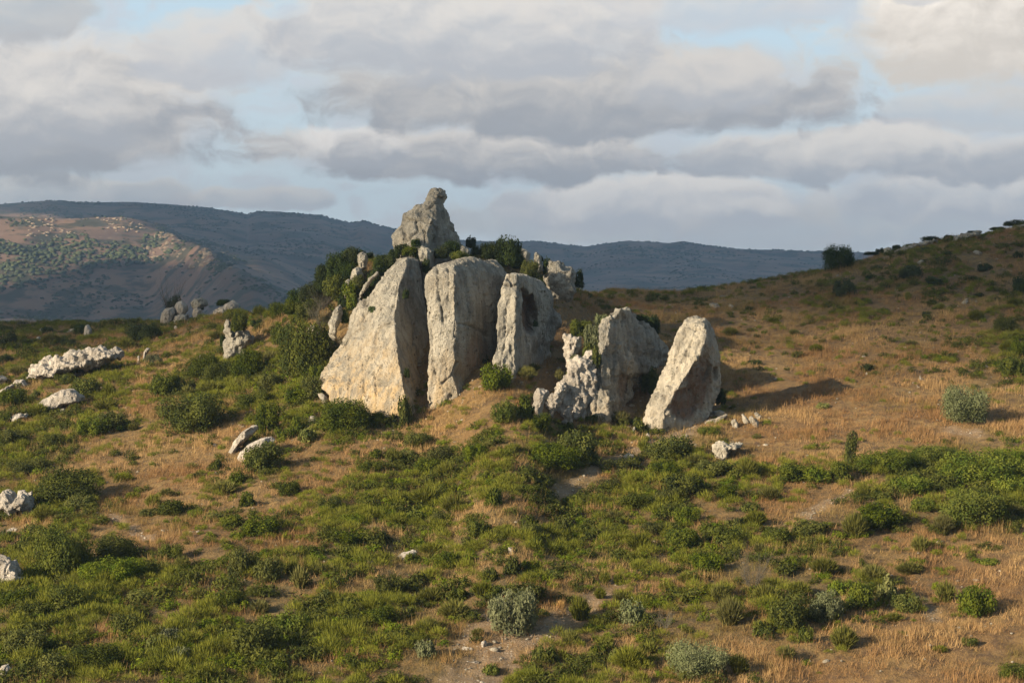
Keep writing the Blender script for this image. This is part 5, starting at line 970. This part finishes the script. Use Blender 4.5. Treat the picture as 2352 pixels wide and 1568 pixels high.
def inside(px, py, poly):
    r = np.zeros(len(px), bool); n = len(poly)
    for i in range(n):
        x0, y0 = poly[i]; x1, y1 = poly[(i + 1) % n]
        c_ = ((y0 > py) != (y1 > py)); r ^= c_ & (px < (x1 - x0) * (py - y0) / (y1 - y0 + 1e-12) + x0)
    return r
# the near edge: ground beyond this line (column, row) lies in the cloud's shadow
EDGE = [(-900, 850), (0, 820), (200, 790), (340, 745), (480, 722), (560, 720), (700, 700), (860, 570), (960, 520), (1100, 560), (1250, 640), (1340, 715), (1480, 755), (1700, 775), (2000, 790), (2352, 815), (3300, 840)]
ed = np.array([shadow_uv(hit(u, v)) for u, v in EDGE]); ed = ed[np.argsort(ed[:, 0])]
CS = 13.0
gx_ = np.arange(-4300, -700, CS); gy_ = np.arange(-1750, 4200, CS)
GX, GY = np.meshgrid(gx_, gy_); px, py = GX.ravel(), GY.ravel()
w = 10 * np.stack([fbm(p3(px, py, 1., 1 / 60), 2), fbm(p3(px, py, 9., 1 / 60), 2)], -1)
far = py > 0
wq = np.where(far, 1.6, .5)
ins = np.zeros(len(px), bool)
for g in gaps: ins |= inside(px + w[:, 0] * wq, py + w[:, 1] * wq, g)
solid = (py + w[:, 1] * .5 > np.interp(px, ed[:, 0], ed[:, 1])) & ~ins
nx, ny = len(gx_), len(gy_); S = solid.reshape(ny, nx)
# cells -> closed slab with a lumpy top and a flatter base
idx = np.arange((nx + 1) * (ny + 1)).reshape(ny + 1, nx + 1)
VX, VY = np.meshgrid(np.append(gx_, gx_[-1] + CS) - CS / 2, np.append(gy_, gy_[-1] + CS) - CS / 2); vx, vy = VX.ravel(), VY.ravel()
bot = np.stack([vx, vy, H + 4 * fbm(p3(vx, vy, 2., 1 / 120), 2)], -1); top = np.stack([vx, vy, H + 14 + 10 * np.abs(fbm(p3(vx, vy, 5., 1 / 90), 3))], -1)
nb = len(bot); jj, ii = np.where(S)
Q = [np.stack([idx[jj, ii], idx[jj + 1, ii], idx[jj + 1, ii + 1], idx[jj, ii + 1]], -1)]; Q.append(Q[0][:, ::-1] + nb)
Sp = np.pad(S, 1)
for dj, di, e0, e1 in ((-1, 0, (0, 0), (0, 1)), (1, 0, (1, 1), (1, 0)), (0, -1, (1, 0), (0, 0)), (0, 1, (0, 1), (1, 1))):
    j2, i2 = np.where(S & ~Sp[1 + dj:1 + dj + ny, 1 + di:1 + di + nx]); A = idx[j2 + e0[0], i2 + e0[1]]; B_ = idx[j2 + e1[0], i2 + e1[1]]
    Q.append(np.stack([A, B_, B_ + nb, A + nb], -1))
Q = np.concatenate(Q); Vc = np.concatenate([bot, top]); ukeep, inv = np.unique(Q, return_inverse=True)
me = mesh_np('cloud', Vc[ukeep], inv.reshape(Q.shape), True)
m, t, b = material('cloud'); b.inputs['Base Color'].default_value = (.8, .8, .8, 1)
tag(link('clouds', me, m), 'grey broken cloud layer that shades the far hills', 'clouds', kind='stuff')

# air
bm = bmesh.new(); bmesh.ops.create_cube(bm, size=1)
for v in bm.verts: v.co = Vector(((-2100, 2100)[v.co.x > 0], (-90, 4960)[v.co.y > 0], (-72, 185)[v.co.z > 0]))
me = bpy.data.meshes.new('haze'); bm.to_mesh(me); bm.free()
m = bpy.data.materials.new('haze'); m.use_nodes = True; t = NT(m.node_tree); t.n.clear()
HAZE = True
pv = t.node('ShaderNodeVolumePrincipled', None, Color=(.62, .80, 1.), Density=.00015, Anisotropy=.55); o = t.node('ShaderNodeOutputMaterial'); t.l.new(pv.outputs[0], o.inputs['Volume'])
if HAZE: tag(link('haze', me, m), 'thin bluish air that fades the far hills', 'haze', kind='stuff')

# =========================================================== camera and render settings
cam = bpy.data.cameras.new('camera'); co = bpy.data.objects.new('camera', cam); COL.objects.link(co); SC.camera = co
cam.sensor_width = 36; cam.lens = 36 * F / 2352; cam.shift_y = -(784 - VH) / 2352; cam.clip_end = 20000; cam.clip_start = .5
co.location = (0, 0, 0); co.rotation_euler = (R(90), 0, 0)
SC.view_settings.view_transform = 'Standard'; SC.view_settings.look = 'None'; SC.view_settings.gamma = 1; SC.view_settings.exposure = 1.
cy_ = SC.cycles; cy_.max_bounces = 6; cy_.diffuse_bounces = 2; cy_.glossy_bounces = 2; cy_.transmission_bounces = 3; cy_.volume_bounces = 0; cy_.transparent_max_bounces = 4
cy_.volume_step_rate = 5; cy_.caustics_reflective = cy_.caustics_refractive = False
